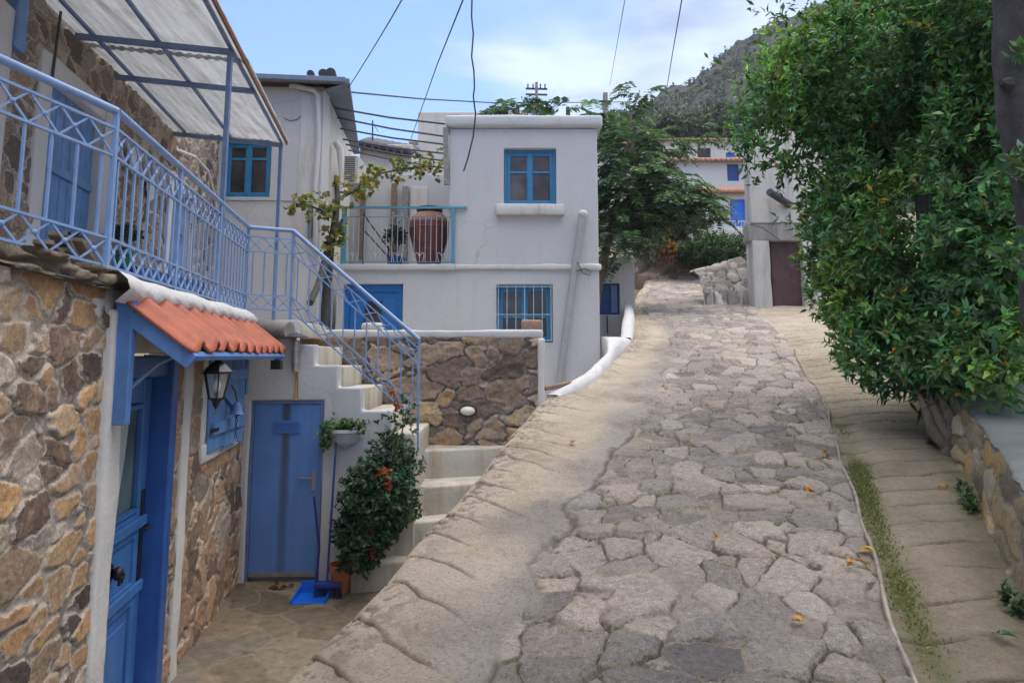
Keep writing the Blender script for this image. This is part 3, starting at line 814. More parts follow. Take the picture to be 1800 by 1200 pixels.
def build_street():
    ys = [-1.5]
    while ys[-1] < 1.6: ys.append(ys[-1] + .06)
    while ys[-1] < 30: ys.append(ys[-1] * 1.0036)
    ys = np.array(ys); nu = len(ys); nv = 500
    t = np.linspace(0, 1, nv)
    el, wr_ = EL(ys), WR(ys) + .25
    Y = np.repeat(ys[:, None], nv, 1)
    X = el[:, None] + (wr_ - el)[:, None] * t[None]
    cl, cr = CL(ys)[:, None], CR(ys)[:, None]
    jit = .07 * fbm(X * 2.2, Y * 2.2, seed=3, oct=4)
    dl = X - cl + jit * 2.2
    dr = cr - X + jit * .15
    cob = sstep(dl, -.05, .05) * sstep(dr, -.012, .008)
    # cobbles
    hx = .018 * fbm(X * 7, Y * 7, seed=13, oct=4); hy = .018 * fbm(X * 6 + 9, Y * 6, seed=14, oct=4)
    e, r1, r2, da, db = stone_field(X * 1.0 - .25 * Y + hx, Y + hy, .24, .245, 11, warp=.20, brick=.35, wvar=.58, jit=.95)
    dome = sstep(e, .002, .014) * .8 + .2 * sstep(e, .0, .07)
    tiltx = (_hash(np.floor(r1 * 9999), np.floor(r2 * 9999), np.zeros_like(r1), 5) - .5) * .05
    tilty = (r2 - .5) * .05
    q_ = (fbm(X * 2.1 + r1 * 40, Y * 3.0 + r2 * 40, seed=25, oct=4) + .1 * fbm(X * 12, Y * 12, seed=26, oct=3)) * 7
    flake = (np.floor(q_) + sstep(q_ - np.floor(q_), .0, .22)) / 7 * .036
    rough = fbm(X * 8, Y * 8, seed=21, oct=5) * .012 + flake + fbm(X * 28, Y * 28, seed=22, oct=3) * .004
    smear = sstep(fbm(X * 1.1, Y * 1.1, seed=29, oct=3), .05, .5)
    hc = dome * (.022 + .022 * (r1 - .3)) * (1 - .5 * smear) + (tiltx * da + tilty * db) * dome + rough * (.4 + .6 * dome)
    # concrete shoulders with drawn grooves
    fbl = fbm(X * 1.1, Y * 1.1, seed=33, oct=4)
    gY = Y + .10 * fbl + np.where(X < cl, .85 * (X - el[:, None]), -.10 * (X - cr)) + .04 * fbm(X * 5, Y * 5, seed=35, oct=3)
    per = .345
    ph = np.abs(np.mod(gY / per, 1) - .5) * per
    num = np.floor(gY / per)
    stren = .6 + .4 * _hash(num, np.where(X < cl, 1, 2), np.zeros_like(num), 41)
    gw = .011 + .015 * _hash(num, np.zeros_like(num), np.zeros_like(num), 44)
    breaks = sstep(fbm(X * 2.3, Y * .9, seed=37, oct=4), np.where(X < cl, -.85, -.6), np.where(X < cl, -.3, -.1))
    groove = (1 - sstep(ph, gw * .3, gw)) * (.35 + .65 * stren) * breaks
    side_l = (X < cl)
    acrossl = (X - el[:, None]) / np.maximum(.1, cl - el[:, None])
    groove = np.where(side_l, groove * (1 - sstep(X - el[:, None], .16 + .34 * _hash(num, num * 0 + 7, num * 0, 42), .36 + .50 * _hash(num, num * 0 + 7, num * 0, 42))), groove)
    pits = sstep(fbm(X * 22, Y * 22, seed=38, oct=4), -.02, .16) * np.where(side_l, np.exp(-(X - el[:, None]) / .24) * sstep(fbm(X * 2.2, Y * 2.2, seed=40, oct=3), -.6, .0), .10)
    groove = groove * (1 - sstep(Y, 9, 13) * .3)
    gap = np.exp(-((X - cl + jit * 2.2 + .02) / .022) ** 2) * sstep(fbm(X * 0 + 4, Y * 1.5, seed=43, oct=4), -.35, .1)
    chan = sstep(acrossl + .3 * fbm(X * 2.2, Y * 2.2, seed=45, oct=4), .5, .9) * side_l
    conc = fbm(X * 3, Y * 3, seed=51, oct=5) * .012 - groove * np.where(side_l, .025, .034) - pits * .016 - gap * .03 + chan * (fbm(X * 9, Y * 9, seed=46, oct=5) * .034 + np.abs(fbm(X * 4, Y * 4, seed=47, oct=3)) * .03)
    groove = np.clip(groove + .75 * gap + 1.0 * pits, 0, 1)
    h = conc * (1 - cob) + (hc - .012) * cob
    # rounded outer lip of the left edge and a shallow channel by the drain line
    de = X - el[:, None]
    lip_n = .03 * fbm(Y * 2.5, X * 0 + 3, seed=61, oct=4)
    h = h - .055 * np.exp(-np.clip(de - lip_n, 0, 9) / .045) - .03 * np.exp(-de / .3)
    h = h - .03 * np.exp(-((X - cr - .1) / .16) ** 2)
    edge_noise = .035 * fbm(Y * 1.9, Y * 0 + 8, seed=63, oct=5)
    X = X + edge_noise * np.exp(-de / .12)
    h = h - .02 * gap * cob
    Z = zr(Y) + h + .10 * np.clip(X - 6.5, 0, 6) * sstep(Y, 18, 23)
    moss = np.exp(-((X - cr - .10) / .085) ** 2) * sstep(Y, 1.5, 3) * (1 - sstep(Y, 5.5, 8.5)) * sstep(fbm(X * 1.6, Y * 1.3, seed=71, oct=4), -.5, .25) * 1.0
    moss = np.maximum(moss, .55 * np.exp(-((X - wr_[:, None] + .3) / .13) ** 2) * sstep(fbm(X * 2, Y * 1.6, seed=73, oct=3), -.05, .4))
    moss = np.maximum(moss, .30 * cob * (1 - sstep(e, 0, .02)) * sstep(fbm(X * .8, Y * .8, seed=75, oct=3), .22, .5))
    tint = np.ones((nu, nv, 3))
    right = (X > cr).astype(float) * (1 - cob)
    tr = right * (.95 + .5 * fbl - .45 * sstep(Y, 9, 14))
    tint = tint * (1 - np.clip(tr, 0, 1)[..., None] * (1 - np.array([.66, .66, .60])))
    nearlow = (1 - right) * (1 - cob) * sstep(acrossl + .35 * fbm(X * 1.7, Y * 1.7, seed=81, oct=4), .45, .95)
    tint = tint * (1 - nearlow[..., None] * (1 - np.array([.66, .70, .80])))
    V = np.stack([X, Y, Z], -1)
    # skirt down the left edge
    sk = V[:, :1].copy(); sk[..., 2] = np.minimum(-1.2, sk[..., 2] - 1.2); sk[..., 0] -= .05
    Vall = np.concatenate([sk, V], 1)
    ex = lambda a: np.concatenate([a[:, :1], a], 1).reshape(-1, *a.shape[2:])
    o = np_mesh('road', Vall.reshape(-1, 3), grid_faces(nu, nv + 1, flip=True), M['street'], None,
                {'edge': ex(e), 'rnd': np.stack([ex(r1), ex(r2)], 1), 'cob': ex(cob), 'groove': ex(groove), 'moss': ex(moss), 'tint': ex(tint)})
    struct(o)
build_street()

# iron/cement drain line along the right side of the cobbles
ys = np.arange(1.4, 11.5, .12)
pts = [(float(CR(y)) + .012 * math.sin(y * 5) + .02 * math.sin(y * 1.7), y, float(zr(y)) - .004 + .006 * math.sin(y * 9)) for y in ys]
struct(MB().tube(pts, [.009 + .006 * abs(math.sin(k * 1.7)) for k in range(len(pts))], 6).build('gutter_edge', M['drain'], smooth=True))

# ---- earth under everything --------------------------------------
def build_ground():
    xs = np.concatenate([[-460, -300, -120, -60, -30, -18], np.arange(-12, 16, .4), [18, 24, 34, 60, 120, 300, 460]])
    ys = np.concatenate([[-400, -200, -60, -20, -8], np.arange(-4, 36, .4), [40, 50, 70, 120, 300, 440]])
    X, Y = np.meshgrid(xs, ys, indexing='ij')
    up = zr(np.clip(Y, -8, 40)) - .4 + np.clip(Y - 40, 0, 80) * .15
    up = up + np.clip(X - 6, 0, 40) * .12
    low = np.where(Y < 11.0, -1.15, np.interp(Y, [11, 13.5, 40, 60], [-1.15, .4, 6, 9]))
    t = sstep(X, EL(np.clip(Y, -2, 30)) + .15, EL(np.clip(Y, -2, 30)) + .6)
    t = np.where(Y > 32, 1, t)
    Z = low * (1 - t) + up * t
    Z = Z + .08 * fbm(X * .5, Y * .5, seed=5)
    # keep clear below the road mesh
    rd = (X > EL(np.clip(Y, -2, 30))) & (X < WR(np.clip(Y, -2, 30)) + .6) & (Y < 30.5)
    Z = np.where(rd, np.minimum(Z, zr(Y) - .35), Z)
    o = np_mesh('ground', np.stack([X, Y, Z], -1).reshape(-1, 3), grid_faces(len(xs), len(ys)), M['earth'])
    struct(o)
build_ground()

# ---- hill ---------------------------------------------------------
def build_hill():
    pxs = [600, 900, 1000, 1050, 1100, 1160, 1220, 1260, 1310, 1360, 1450, 1600, 1800, 2400]
    pys = [330, 285, 262, 222, 196, 168, 140, 112, 84, 56, 10, -50, -100, -140]
    nr, na = 160, 420
    ang = np.linspace(-.35, 1.35, na)
    rr = np.linspace(0, 1, nr)
    A, T = np.meshgrid(ang, rr, indexing='ij')
    px = 900 + 1200 * np.clip(A, -.5, 1.4)
    py = np.interp(px, pxs, pys)
    top = np.array([[ (ray(a, b)[2] / ray(a, b)[1]) for a, b in zip(x, y)] for x, y in zip(px, py)])
    Yd = 90 + 190 * T + 260 * np.clip(T - .75, 0, 1)
    H = 232.5 * top
    prof = np.interp(T, [0, .1, .75, 1], [.10, .16, 1, .9])
    Z = EYE + H * prof
    Xw = A * Yd
    Z = Z + (fbm(Xw * .03, Yd * .03, seed=91, oct=6) * 7 + np.abs(fbm(Xw * .09, Yd * .09, seed=93, oct=4)) * 4 - 1.5) * np.clip(prof, .15, 1) + fbm(Xw * .3, Yd * .3, seed=95, oct=4) * 1.8
    k = rng.integers(0, A.size, 16000); kx, ky, kz = Xw.ravel()[k], Yd.ravel()[k], Z.ravel()[k]
    ok = (fbm(kx * .05, ky * .05, seed=97, oct=3) + rng.normal(size=len(k)) * .3 > -.1) & (T.ravel()[k] > .05) & (T.ravel()[k] < .85) & (A.ravel()[k] > 0)
    c = np.stack([kx, ky, kz + .3], 1)[ok]; n_ = len(c)
    ax = np.tile(np.array([0, -.3, 1.]), (n_, 1))
    struct(leaves('scrub', *rosettes(c, ax, 7, 1.5, .55, (.040, .055, .036), 1.2), M['leaf_soft']), 'stuff')
    o = np_mesh('hill', np.stack([Xw, Yd, Z], -1).reshape(-1, 3), grid_faces(na, nr, flip=True), M['hill'])
    struct(o)
build_hill()

# ================================================================== STONE PANELS AND PLASTER PANELS
def stone_panel(name, material, fr, u0, u1, z0, z1, cu, cv, seed, res, parent, holes=(), relief=.035, top=None, warp=.3, fr_off=0., gap=0.):
    nu = int((u1 - u0) / res) + 2; nv = int((z1 - z0) / res) + 2
    U, Zc = np.meshgrid(np.linspace(u0, u1, nu), np.linspace(z0, z1, nv), indexing='ij')
    wu = .10 * cu * fbm(U / cu * 4, Zc / cv * 4, seed=seed + 21, oct=4); wv = .12 * cv * fbm(U / cu * 4 + 7, Zc / cv * 4, seed=seed + 22, oct=4)
    e, r1, r2, da, db = stone_field(U + wu, Zc + wv, cu, cv, seed, warp=warp, wvar=.50, jit=.9)
    tx = (_hash(np.floor(r1 * 9999), np.floor(r2 * 9999), np.zeros_like(r1), 5) - .5)
    e = e - gap
    ed_ = sstep(e + .006 * fbm(U * 20, Zc * 20, seed=seed + 9, oct=3), 0.002, .011)
    h = ed_ * (relief * (.35 + .75 * r2)) + (tx * da * 1.4 + (r1 - .5) * db * .9) * relief * ed_
    q_ = (fbm(U * 4 + r1 * 30, Zc * 9 + r2 * 30, seed=seed + 3, oct=4)) * 5
    h = h + ed_ * (np.floor(q_) + sstep(q_ - np.floor(q_), 0, .3)) / 5 * relief * .38
    h = h + fbm(U * 11, Zc * 11, seed=seed + 2, oct=5) * relief * (.14 + .30 * ed_) + fbm(U * 1.6, Zc * 1.6, seed=seed + 4, oct=3) * .02
    c0 = np.array(fr(0, 0, 0)); du = np.array(fr(1, 0, 0)) - c0; dn = np.array(fr(0, 0, 1)) - c0
    P = c0 + U[..., None] * du + (h + fr_off)[..., None] * dn
    P[..., 2] += Zc
    uc = (U[:-1, :-1] + U[1:, 1:]) / 2; zc = (Zc[:-1, :-1] + Zc[1:, 1:]) / 2
    keep = np.ones(uc.shape, bool)
    for a, b, c, d in holes:
        keep &= ~((uc > a) & (uc < b) & (zc > c) & (zc < d))
    if top is not None:
        keep &= zc < top(uc)
    return np_mesh(name, P.reshape(-1, 3), grid_faces(nu, nv, keep), material, parent,
                   {'edge': e.ravel(), 'rnd': np.stack([r1.ravel(), r2.ravel()], 1)})

def wall_panel(name, material, fr, u0, u1, z0, z1, depth, parent, holes=(), res=.22, rough=.010, seed=0, bevel=.018):
    """a plastered wall slab with real openings; reveals run back by depth"""
    def cuts(a, b, extra):
        c = sorted(set([a, b] + [x for x in extra if a < x < b]))
        out = []
        for p, q in zip(c[:-1], c[1:]):
            k = max(1, int(round((q - p) / res)))
            out += [p + (q - p) * i / k for i in range(k)]
        return out + [b]
    us = cuts(u0, u1, [x for h in holes for x in h[:2]])
    zs = cuts(z0, z1, [x for h in holes for x in h[2:]])
    nu, nz = len(us), len(zs)
    solid = np.ones((nu - 1, nz - 1), bool)
    for i in range(nu - 1):
        for j in range(nz - 1):
            a, b = (us[i] + us[i + 1]) / 2, (zs[j] + zs[j + 1]) / 2
            solid[i, j] = not any(h[0] < a < h[1] and h[2] < b < h[3] for h in holes)
    mb = MB()
    idx = {}
    def vid(i, j, k):
        if (i, j, k) not in idx:
            idx[(i, j, k)] = len(mb.v); mb.v.append(tuple(float(c) for c in fr(us[i], zs[j], 0 if k == 0 else -depth)))
        return idx[(i, j, k)]
    for i in range(nu - 1):
        for j in range(nz - 1):
            if not solid[i, j]: continue
            mb.f.append((vid(i, j, 0), vid(i + 1, j, 0), vid(i + 1, j + 1, 0), vid(i, j + 1, 0)))
            for di, dj, e in ((-1, 0, ((i, j + 1), (i, j))), (1, 0, ((i + 1, j), (i + 1, j + 1))), (0, -1, ((i, j), (i + 1, j))), (0, 1, ((i + 1, j + 1), (i, j + 1)))):
                a, b = i + di, j + dj
                if not (0 <= a < nu - 1 and 0 <= b < nz - 1) or not solid[a, b]:
                    (p, q), (s, t) = e
                    mb.f.append((vid(p, q, 0), vid(s, t, 0), vid(s, t, 1), vid(p, q, 1)))
    V = np.array(mb.v)
    d = fbm(V[:, 0] * 1.7, V[:, 1] * 1.7, V[:, 2] * 1.7, seed=seed, oct=4) * rough
    c0 = np.array(fr(0, 0, 0)); dn = np.array(fr(0, 0, 1)) - c0; du = np.array(fr(1, 0, 0)) - c0
    V = V + d[:, None] * dn + (fbm(V[:, 0] * 2.3, V[:, 1] * 2.3, V[:, 2] * 2.3, seed=seed + 7, oct=3) * rough * .6)[:, None] * du
    V[:, 2] += fbm(V[:, 0] * 2.1, V[:, 1] * 2.1, V[:, 2] * 2.1 + 9, seed=seed + 8, oct=3) * rough * .5
    mb.v = [tuple(v) for v in V]
    o = mb.build(name, material, parent, smooth=True)
    m = o.modifiers.new('bevel', 'BEVEL'); m.width = bevel; m.segments = 3; m.limit_method = 'ANGLE'; m.angle_limit = R(50)
    return o

# ================================================================== STONE HOUSE ON THE LEFT
FA, FB = -1.60, -.17
Ff, Fuz = frame(FA, FB)
WA, WB = -3.11, -.17
Wf, Wuz = frame(WA, WB)
FLOOR, TERR, YST = -.73, 2.0, 7.4
L17 = math.hypot(.17, 1)
uF = lambda Y: Y * L17 + FA * 0      # distance along the facade for a depth Y (approx.; facade direction)
def FY(Y, z, d=0):                    # point of the facade plane at depth Y
    x = FA + FB * Y
    return (x + d / L17, Y + d * .17 / L17, z)
u_of = lambda Y: Y * L17              # frame origin sits at Y = 0, so u = Y * L

house = thing('stone_house', 'two storey rubble stone house with blue doors and an upstairs terrace at the left', 'house', FY(5, FLOOR))
uj0 = u_of(3.80); uj1 = u_of(4.02)          # white jamb left of the door
ud0, ud1 = u_of(4.02), u_of(5.00)           # door opening
us1 = u_of(5.18); us2 = u_of(5.36)          # stone strip, white strip
uw0, uw1 = Fuz(356, 700)[0], Fuz(411, 700)[0]
zw0, zw1 = Fuz(411, 757)[1], 1.72
uend = u_of(YST)
ztop = 2.02
topf = lambda u: 1.99 + .05 * fbm(u * 2.5, u * 0 + 4, seed=12, oct=3)
stone_panel('wall', M['stone_near'], Ff, u_of(1.2), uj0 + .03, FLOOR - .1, 2.08, .25, .135, 101, .0085, house, top=topf, relief=.016, gap=.003)
stone_panel('wall', M['stone_court'], Ff, ud1 - .02, uend + .05, FLOOR - .1, 1.80, .25, .21, 131, .011, house, holes=[(uw0 + .02, uw1 - .02, zw0 + .02, zw1 - .02), (us1 + .02, us2 - .02, FLOOR - .2, 1.7)], relief=.022, warp=.45)
mb = MB(); mb.obox(Ff, u_of(3.6), uend, 1.80, 1.98, -.3, -.004); mb.obox(Ff, ud0 - .1, ud1 + .1, 1.62, 1.80, -.3, .006)
mb.build('lintel', M['white_worn'], house, bevel=.02, cut=.12, rough=.008, seed=4)
# white plastered jambs, rough edged
for a, b, z1, d in ((uj0, uj1, 1.86, .035), (us1, us2, 1.72, .040)):
    MB().obox(Ff, a, b, FLOOR - .05, z1, -.25, d).build('door_surround', M['white_worn'], house, bevel=.02, cut=.07, rough=.022, seed=int(a * 10))
# crumbly stone crust over the near wall
stone_panel('coping', M['stone_crust'], Ff, u_of(1.2), u_of(3.72), 1.955, 2.10, .34, .06, 141, .011, house, relief=.05, top=lambda u: 2.06 + .035 * fbm(u * 4, u * 0 + 4, seed=12, oct=4), fr_off=.03)
MB().obox(Ff, u_of(1.2), u_of(3.70), 1.96, 2.03, -.6, .02).build('coping', M['bark_brown'], house, bevel=.015, cut=.07, rough=.03, seed=14)
# terrace floor behind the rail
A0, A1 = FY(1.2, 0), FY(YST, 0)
tpoly = [(A0[0] - .03, A0[1]), (A1[0] - .03, A1[1]), (-2.55, YST + .02), (-2.55, 8.65), (-3.25, 9.9), (-3.55, 11.35), (WA + WB * 11.35 + .02, 11.35), (WA + WB * 1.2 + .02, 1.2)]
MB().prism(tpoly, 1.82, 1.985).build('terrace_floor', M['white_worn'], house)
# cable along the crust
MB().tube([np.array(Ff(u_of(y), 1.965 - .02 * math.sin(y), .055)) for y in np.linspace(1.4, 3.8, 14)], .006, 5).build('cable', M['wire'], house, smooth=True)

# ---- blue house door (lower), recessed
door = MB()
rec = -.10
zt = 1.60
dr = MB(); dr.obox(Ff, ud0 + .0, ud0 + .09, FLOOR, zt, rec - .06, rec + .05); dr.obox(Ff, ud1 - .12, ud1 - .0, FLOOR, zt, rec - .06, rec + .14); dr.obox(Ff, ud0 + .09, ud1 - .12, zt - .14, zt, rec - .06, rec + .10)
d_o = MB(); da_, db_ = ud0 + .095, ud1 - .125
W_ = db_ - da_
dz0, dz1 = FLOOR + .05, zt - .15
d_o.obox(Ff, da_, da_ + .14, dz0, dz1, rec - .05, rec); d_o.obox(Ff, db_ - .14, db_, dz0, dz1, rec - .05, rec)
zA, zB, zC = dz0 + .26, .02, .40
for z0, z1 in ((dz0, dz0 + .16), (zB - .05, zB + .10), (zC, zC + .16), (dz1 - .16, dz1)):
    d_o.obox(Ff, da_ + .14, db_ - .14, z0, z1, rec - .05, rec - .001)
d_o.obox(Ff, da_ + .14, db_ - .14, dz0 + .16, zB - .05, rec - .045, rec - .022)
d_o.obox(Ff, da_ + .14, db_ - .14, zB + .10, zC, rec - .045, rec - .022)
door = d_o.build('door', M['door_blue'], house, bevel=.008)
dr.build('door_frame', M['door_dark'], door, bevel=.01)
mo = MB()
for z in (dz0 + .02, zB + .02, zC + .06):
    mo.obox(Ff, da_ + .02, db_ - .02, z, z + .07, rec + .002, rec + .028)
mo.obox(Ff, da_ + .20, db_ - .20, dz0 + .24, zB - .12, rec - .021, rec - .006)
for z0, z1 in ((zC + .17, zC + .20), (dz1 - .20, dz1 - .17)):
    mo.obox(Ff, da_ + .14, db_ - .14, z0, z1, rec - .03, rec + .012)
for a, b in ((da_ + .14, da_ + .17), (db_ - .17, db_ - .14)):
    mo.obox(Ff, a, b, zC + .20, dz1 - .20, rec - .03, rec + .012)
mo.build('door_moulding', M['door_blue'], door, bevel=.01)
MB().obox(Ff, da_ + .14, db_ - .14, zC + .16, dz1 - .16, rec - .040, rec - .030).build('glass', M['pane_door'], door)
# curtain behind / inside the glass: a pale gathered cloth
cu = np.linspace(da_ + .15, da_ + .15 + (W_ - .3) * .62, 26); cz = np.linspace(zC + .28, dz1 - .17, 14)
U, Zc = np.meshgrid(cu, cz, indexing='ij')
wid = np.interp(Zc, [zC + .28, zC + .55, dz1 - .17], [.62, .86, 1])
Uo = da_ + .15 + (U - da_ - .15) * wid
c0 = np.array(Ff(0, 0, 0)); du = np.array(Ff(1, 0, 0)) - c0; dn = np.array(Ff(0, 0, 1)) - c0
Pc = c0 + Uo[..., None] * du + (rec - .021 + .004 * np.sin(U * 90))[..., None] * dn
Pc[..., 2] += Zc
np_mesh('curtain', Pc.reshape(-1, 3), grid_faces(*U.shape), M['curtain'], door)
hb = MB(); hb.obox(Ff, db_ - .085, db_ - .035, zB + .05, zC + .30, rec + .001, rec + .012)
hb.tube([Ff(db_ - .06, zC + .06, rec + .01), Ff(db_ - .06, zC + .06, rec + .065), Ff(db_ - .17, zC + .055, rec + .07)], .011, 8)
hb.build('door_handle', M['black'], door, bevel=.003, smooth=True)
kb = MB(); kz = (zB + .10 + zC) / 2 + .02; ku = (da_ + db_) / 2 - .12
kb.lathe([(0.001, 0), (.06, 0), (.06, .012), (.03, .02)], (0, 0, 0), 14)
kb.v = [tuple(np.array(Ff(ku, kz, rec - .02)) + np.array(Ff(v[0], v[1], v[2])) - np.array(Ff(0, 0, 0))) for v in kb.v]
cc = np.array(Ff(ku, kz, rec + .035)); kb.sphere(cc, (.034, .034, .042), 8)
kb.tube([Ff(ku, kz + .02, rec + .02), Ff(ku + .03, kz - .01, rec + .06), Ff(ku + .02, kz - .06, rec + .05), Ff(ku - .02, kz - .06, rec + .05), Ff(ku - .03, kz - .01, rec + .06)], .009, 6)
kb.build('knocker', M['black'], door, smooth=True)
# threshold
MB().obox(Ff, ud0 - .02, ud1 + .02, FLOOR - .05, FLOOR + .045, -.3, .03).build('threshold', M['grey_plaster'], house, bevel=.01)

# ---- small window with plank shutter and white surround
sw = MB()
sw.obox(Ff, uw0 - .09, uw0 + .03, zw0 - .02, zw1 + .02, -.2, .035)
sw.obox(Ff, uw1 - .03, uw1 + .10, zw0 - .02, zw1 + .02, -.2, .035)
sw.obox(Ff, uw0 - .09, uw1 + .10, zw0 - .14, zw0 + .02, -.2, .045)
sw.build('window_surround', M['white_worn'], house, bevel=.02, cut=.08, rough=.010, seed=33)
win = MB(); win.obox(Ff, uw0 + .03, uw0 + .10, zw0 + .02, zw1, -.14, -.06); win.obox(Ff, uw1 - .10, uw1 - .03, zw0 + .02, zw1, -.14, -.06)
win.obox(Ff, uw0 + .10, uw1 - .10, zw0 + .02, zw0 + .09, -.14, -.06); win.obox(Ff, uw0 + .10, uw1 - .10, zw1 - .08, zw1, -.14, -.06)
window = win.build('window', M['door_dark'], house, bevel=.006)
MB().obox(Ff, uw0 + .09, uw1 - .09, zw0 + .08, zw1 - .07, -.12, -.105).build('pane', M['pane'], window)
# the shutter stands a little open from its hinge at the far side
hinge = np.array(Ff(uw0 + .02, 0, .055)); ang = R(4)
e_u = np.array(Ff(1, 0, 0)) - np.array(Ff(0, 0, 0)); e_n = np.array(Ff(0, 0, 1)) - np.array(Ff(0, 0, 0))
su = e_u * math.cos(ang) + e_n * math.sin(ang); sn = e_n * math.cos(ang) - e_u * math.sin(ang)
SW = (uw1 - uw0) * .88
def Sf(u, z, d=0):
    p = hinge + su * u + sn * d; return (p[0], p[1], z)
zs0, zs1 = zw0 - .06, zw1 - .04
sh = MB(); nb = 7
for k in range(nb):
    sh.obox(Sf, SW * k / nb + .004, SW * (k + 1) / nb - .004, zs0 + .02 * ((k * 7) % 3 - 1) * .4, zs1, -.02, 0)
shut = sh.build('shutter', M['shutter_blue'], house, bevel=.004)
br = MB(); br.obox(Sf, .05, SW - .04, zs0 + .14, zs0 + .24, .002, .03); br.obox(Sf, .05, SW - .04, zs1 - .30, zs1 - .20, .002, .03)
br.bar(Sf(SW - .12, zs0 + .25, .016), Sf(.14, zs1 - .31, .016), .026, .09, up=(0, 0, 1))
br.build('brace', M['shutter_blue'], shut, bevel=.004)
for z_ in (zs0 + .17, zs1 - .27): MB().obox(Sf, -.03, .16, z_, z_ + .03, .031, .038).build('hinge', M['black'], shut)
# a bell on a chain, hung on the shutter
bl = thing('hanging_bell', 'small blue bell on a chain hanging on the plank shutter', 'bell', Sf(SW * .45, zs1 - .62, .09))
bz = zs1 - .60
MB().lathe([(.002, .11), (.022, .105), (.036, .075), (.045, .03), (.064, 0), (.058, 0), (.03, .06)], Sf(SW * .45, bz, .09), 16).build('bell_cup', M['shutter_blue'], bl, smooth=True)
MB().tube([Sf(SW * .45, bz + .11, .09), Sf(SW * .45, bz + .20, .07), Sf(SW * .45, bz + .26, .032)], .008, 6).build('hook', M['dark_metal'], bl, smooth=True)
ch = MB()
for k in range(6):
    c = np.array(Sf(SW * .45 + .006 * (k % 2), bz - .02 - k * .035, .09)); t_ = np.linspace(0, 2 * math.pi, 9)
    ch.tube([c + np.array([math.cos(a) * .010 * (k % 2), math.cos(a) * .010 * (1 - k % 2), math.sin(a) * .02]) for a in t_], .004, 5, cap=False)
ch.build('chain', M['dark_metal'], bl, smooth=True)

# ---- porch roof over door and window
ez0 = 1.635; rz0 = 1.905
Ye0, Ye1 = 3.80, 7.02
def Pf(Y, t, dz=0):              # t 0 at the top of the slope, 1 at the eave
    d = .10 + .35 * t
    p = FY(Y, 0, d)
    return np.array([p[0], p[1], rz0 + (ez0 - rz0) * t + dz])
nT = 11; per = (Ye1 - Ye0) / nT
ny, nt = nT * 14 + 1, 12
V = []
for i in range(ny):
    y = Ye0 + (Ye1 - Ye0) * i / (ny - 1)
    ph = ((y - Ye0) / per) % 1; kt = math.floor((y - Ye0) / per + .001); hk_ = math.sin(kt * 12.9898) * 43758.5453 % 1
    if ph < .56: wz = .012 * (1 - math.sin(math.pi * ph / .56)) 
    else: wz = .012 + .058 * math.sin(math.pi * (ph - .56) / .44)
    for j in range(nt):
        t = -.06 + (1.06 + .045 * hk_) * j / (nt - 1)
        V.append(Pf(y + .004 * math.sin(i * 3.3), t, wz * (1 - .10 * t) + .006 * math.sin(y * 3) + .012 * (hk_ - .5)))
porch = thing('porch_roof', 'small lean-to roof of orange roman tiles over the lower blue door', 'roof', Pf(5.5, .5))
tile = np_mesh('tiles', np.array(V), grid_faces(ny, nt, flip=True), M['tile'], porch)
sm = tile.modifiers.new('thick', 'SOLIDIFY'); sm.thickness = .018; sm.offset = -1
# whitewashed mortar ridge that is also the terrace edge
n_r = 90; V = []; 
for i in range(n_r):
    y = 3.66 + (7.22 - 3.66) * i / (n_r - 1)
    nz = float(fbm(np.array([y * 2.2]), np.array([3.3]), seed=7, oct=4)[0])
    ph = ((y - Ye0) / per) % 1
    drop = .02 * math.sin(math.pi * 2 * (ph - .4))
    for d, z in ((-.06, 1.90), (-.06, 2.035 + .01 * nz), (.02, 2.06 + .015 * nz), (.09, 2.05 + .02 * nz), (.13 + .015 * nz, 2.01 + .015 * nz), (.145 + .02 * nz, 1.95 + drop), (.08, 1.89)):
        V.append(FY(y, z, d))
rid = np_mesh('mortar_ridge', np.array(V), np.concatenate([grid_faces(n_r, 7)]), M['kerb_paint'], porch)
# near gable: triangular blue bracket, far bracket, rafter
for Yb, nm in ((3.86, 'bracket'), (6.94, 'bracket')):
    m_ = MB()
    a = np.array(FY(Yb, 1.93, .07)); b = np.array(FY(Yb, 1.22, .07))
    c = Pf(Yb, .0, -.085); d = Pf(Yb, .97, -.08)
    m_.bar(a, b, .05, .10, up=(1, 0, 0)); m_.bar(c, d, .05, .09)
    m_.build(nm, M['bracket_blue'], porch, bevel=.005)
MB().tube([Pf(y, .93, -.055) for y in (Ye0 + .05, 5.5, Ye1 - .05)], .03, 6).build('eave_beam', M['bracket_blue'], porch)
lin = MB()
for k in range(12):
    y = Ye0 + .12 + k * (Ye1 - Ye0 - .2) / 11
lin.add([Pf(Ye0 + .03, .02, -.02), Pf(Ye1 - .03, .02, -.02), Pf(Ye1 - .03, .92, -.02), Pf(Ye0 + .03, .92, -.02), Pf(Ye0 + .03, .02, -.035), Pf(Ye1 - .03, .02, -.035), Pf(Ye1 - .03, .92, -.035), Pf(Ye0 + .03, .92, -.035)],
        [(0, 1, 2, 3), (7, 6, 5, 4), (0, 4, 5, 1), (1, 5, 6, 2), (2, 6, 7, 3), (3, 7, 4, 0)])
lin.build('soffit', M['wood_grey'], porch)
# conduit that snakes from the bracket to the lamp
p0 = Pf(3.95, .62, -.06)
tag(MB().tube([FY(3.97, 1.40, .06), FY(4.05, 1.46, .1), FY(4.14, 1.55, .16), FY(4.3, 1.60, .22), Pf(4.45, .62, -.10), Pf(4.6, .8, -.10)], .011, 7).build('conduit', M['rail_blue'], smooth=True), 'thin pale blue conduit curling under the tiled porch roof', 'conduit')

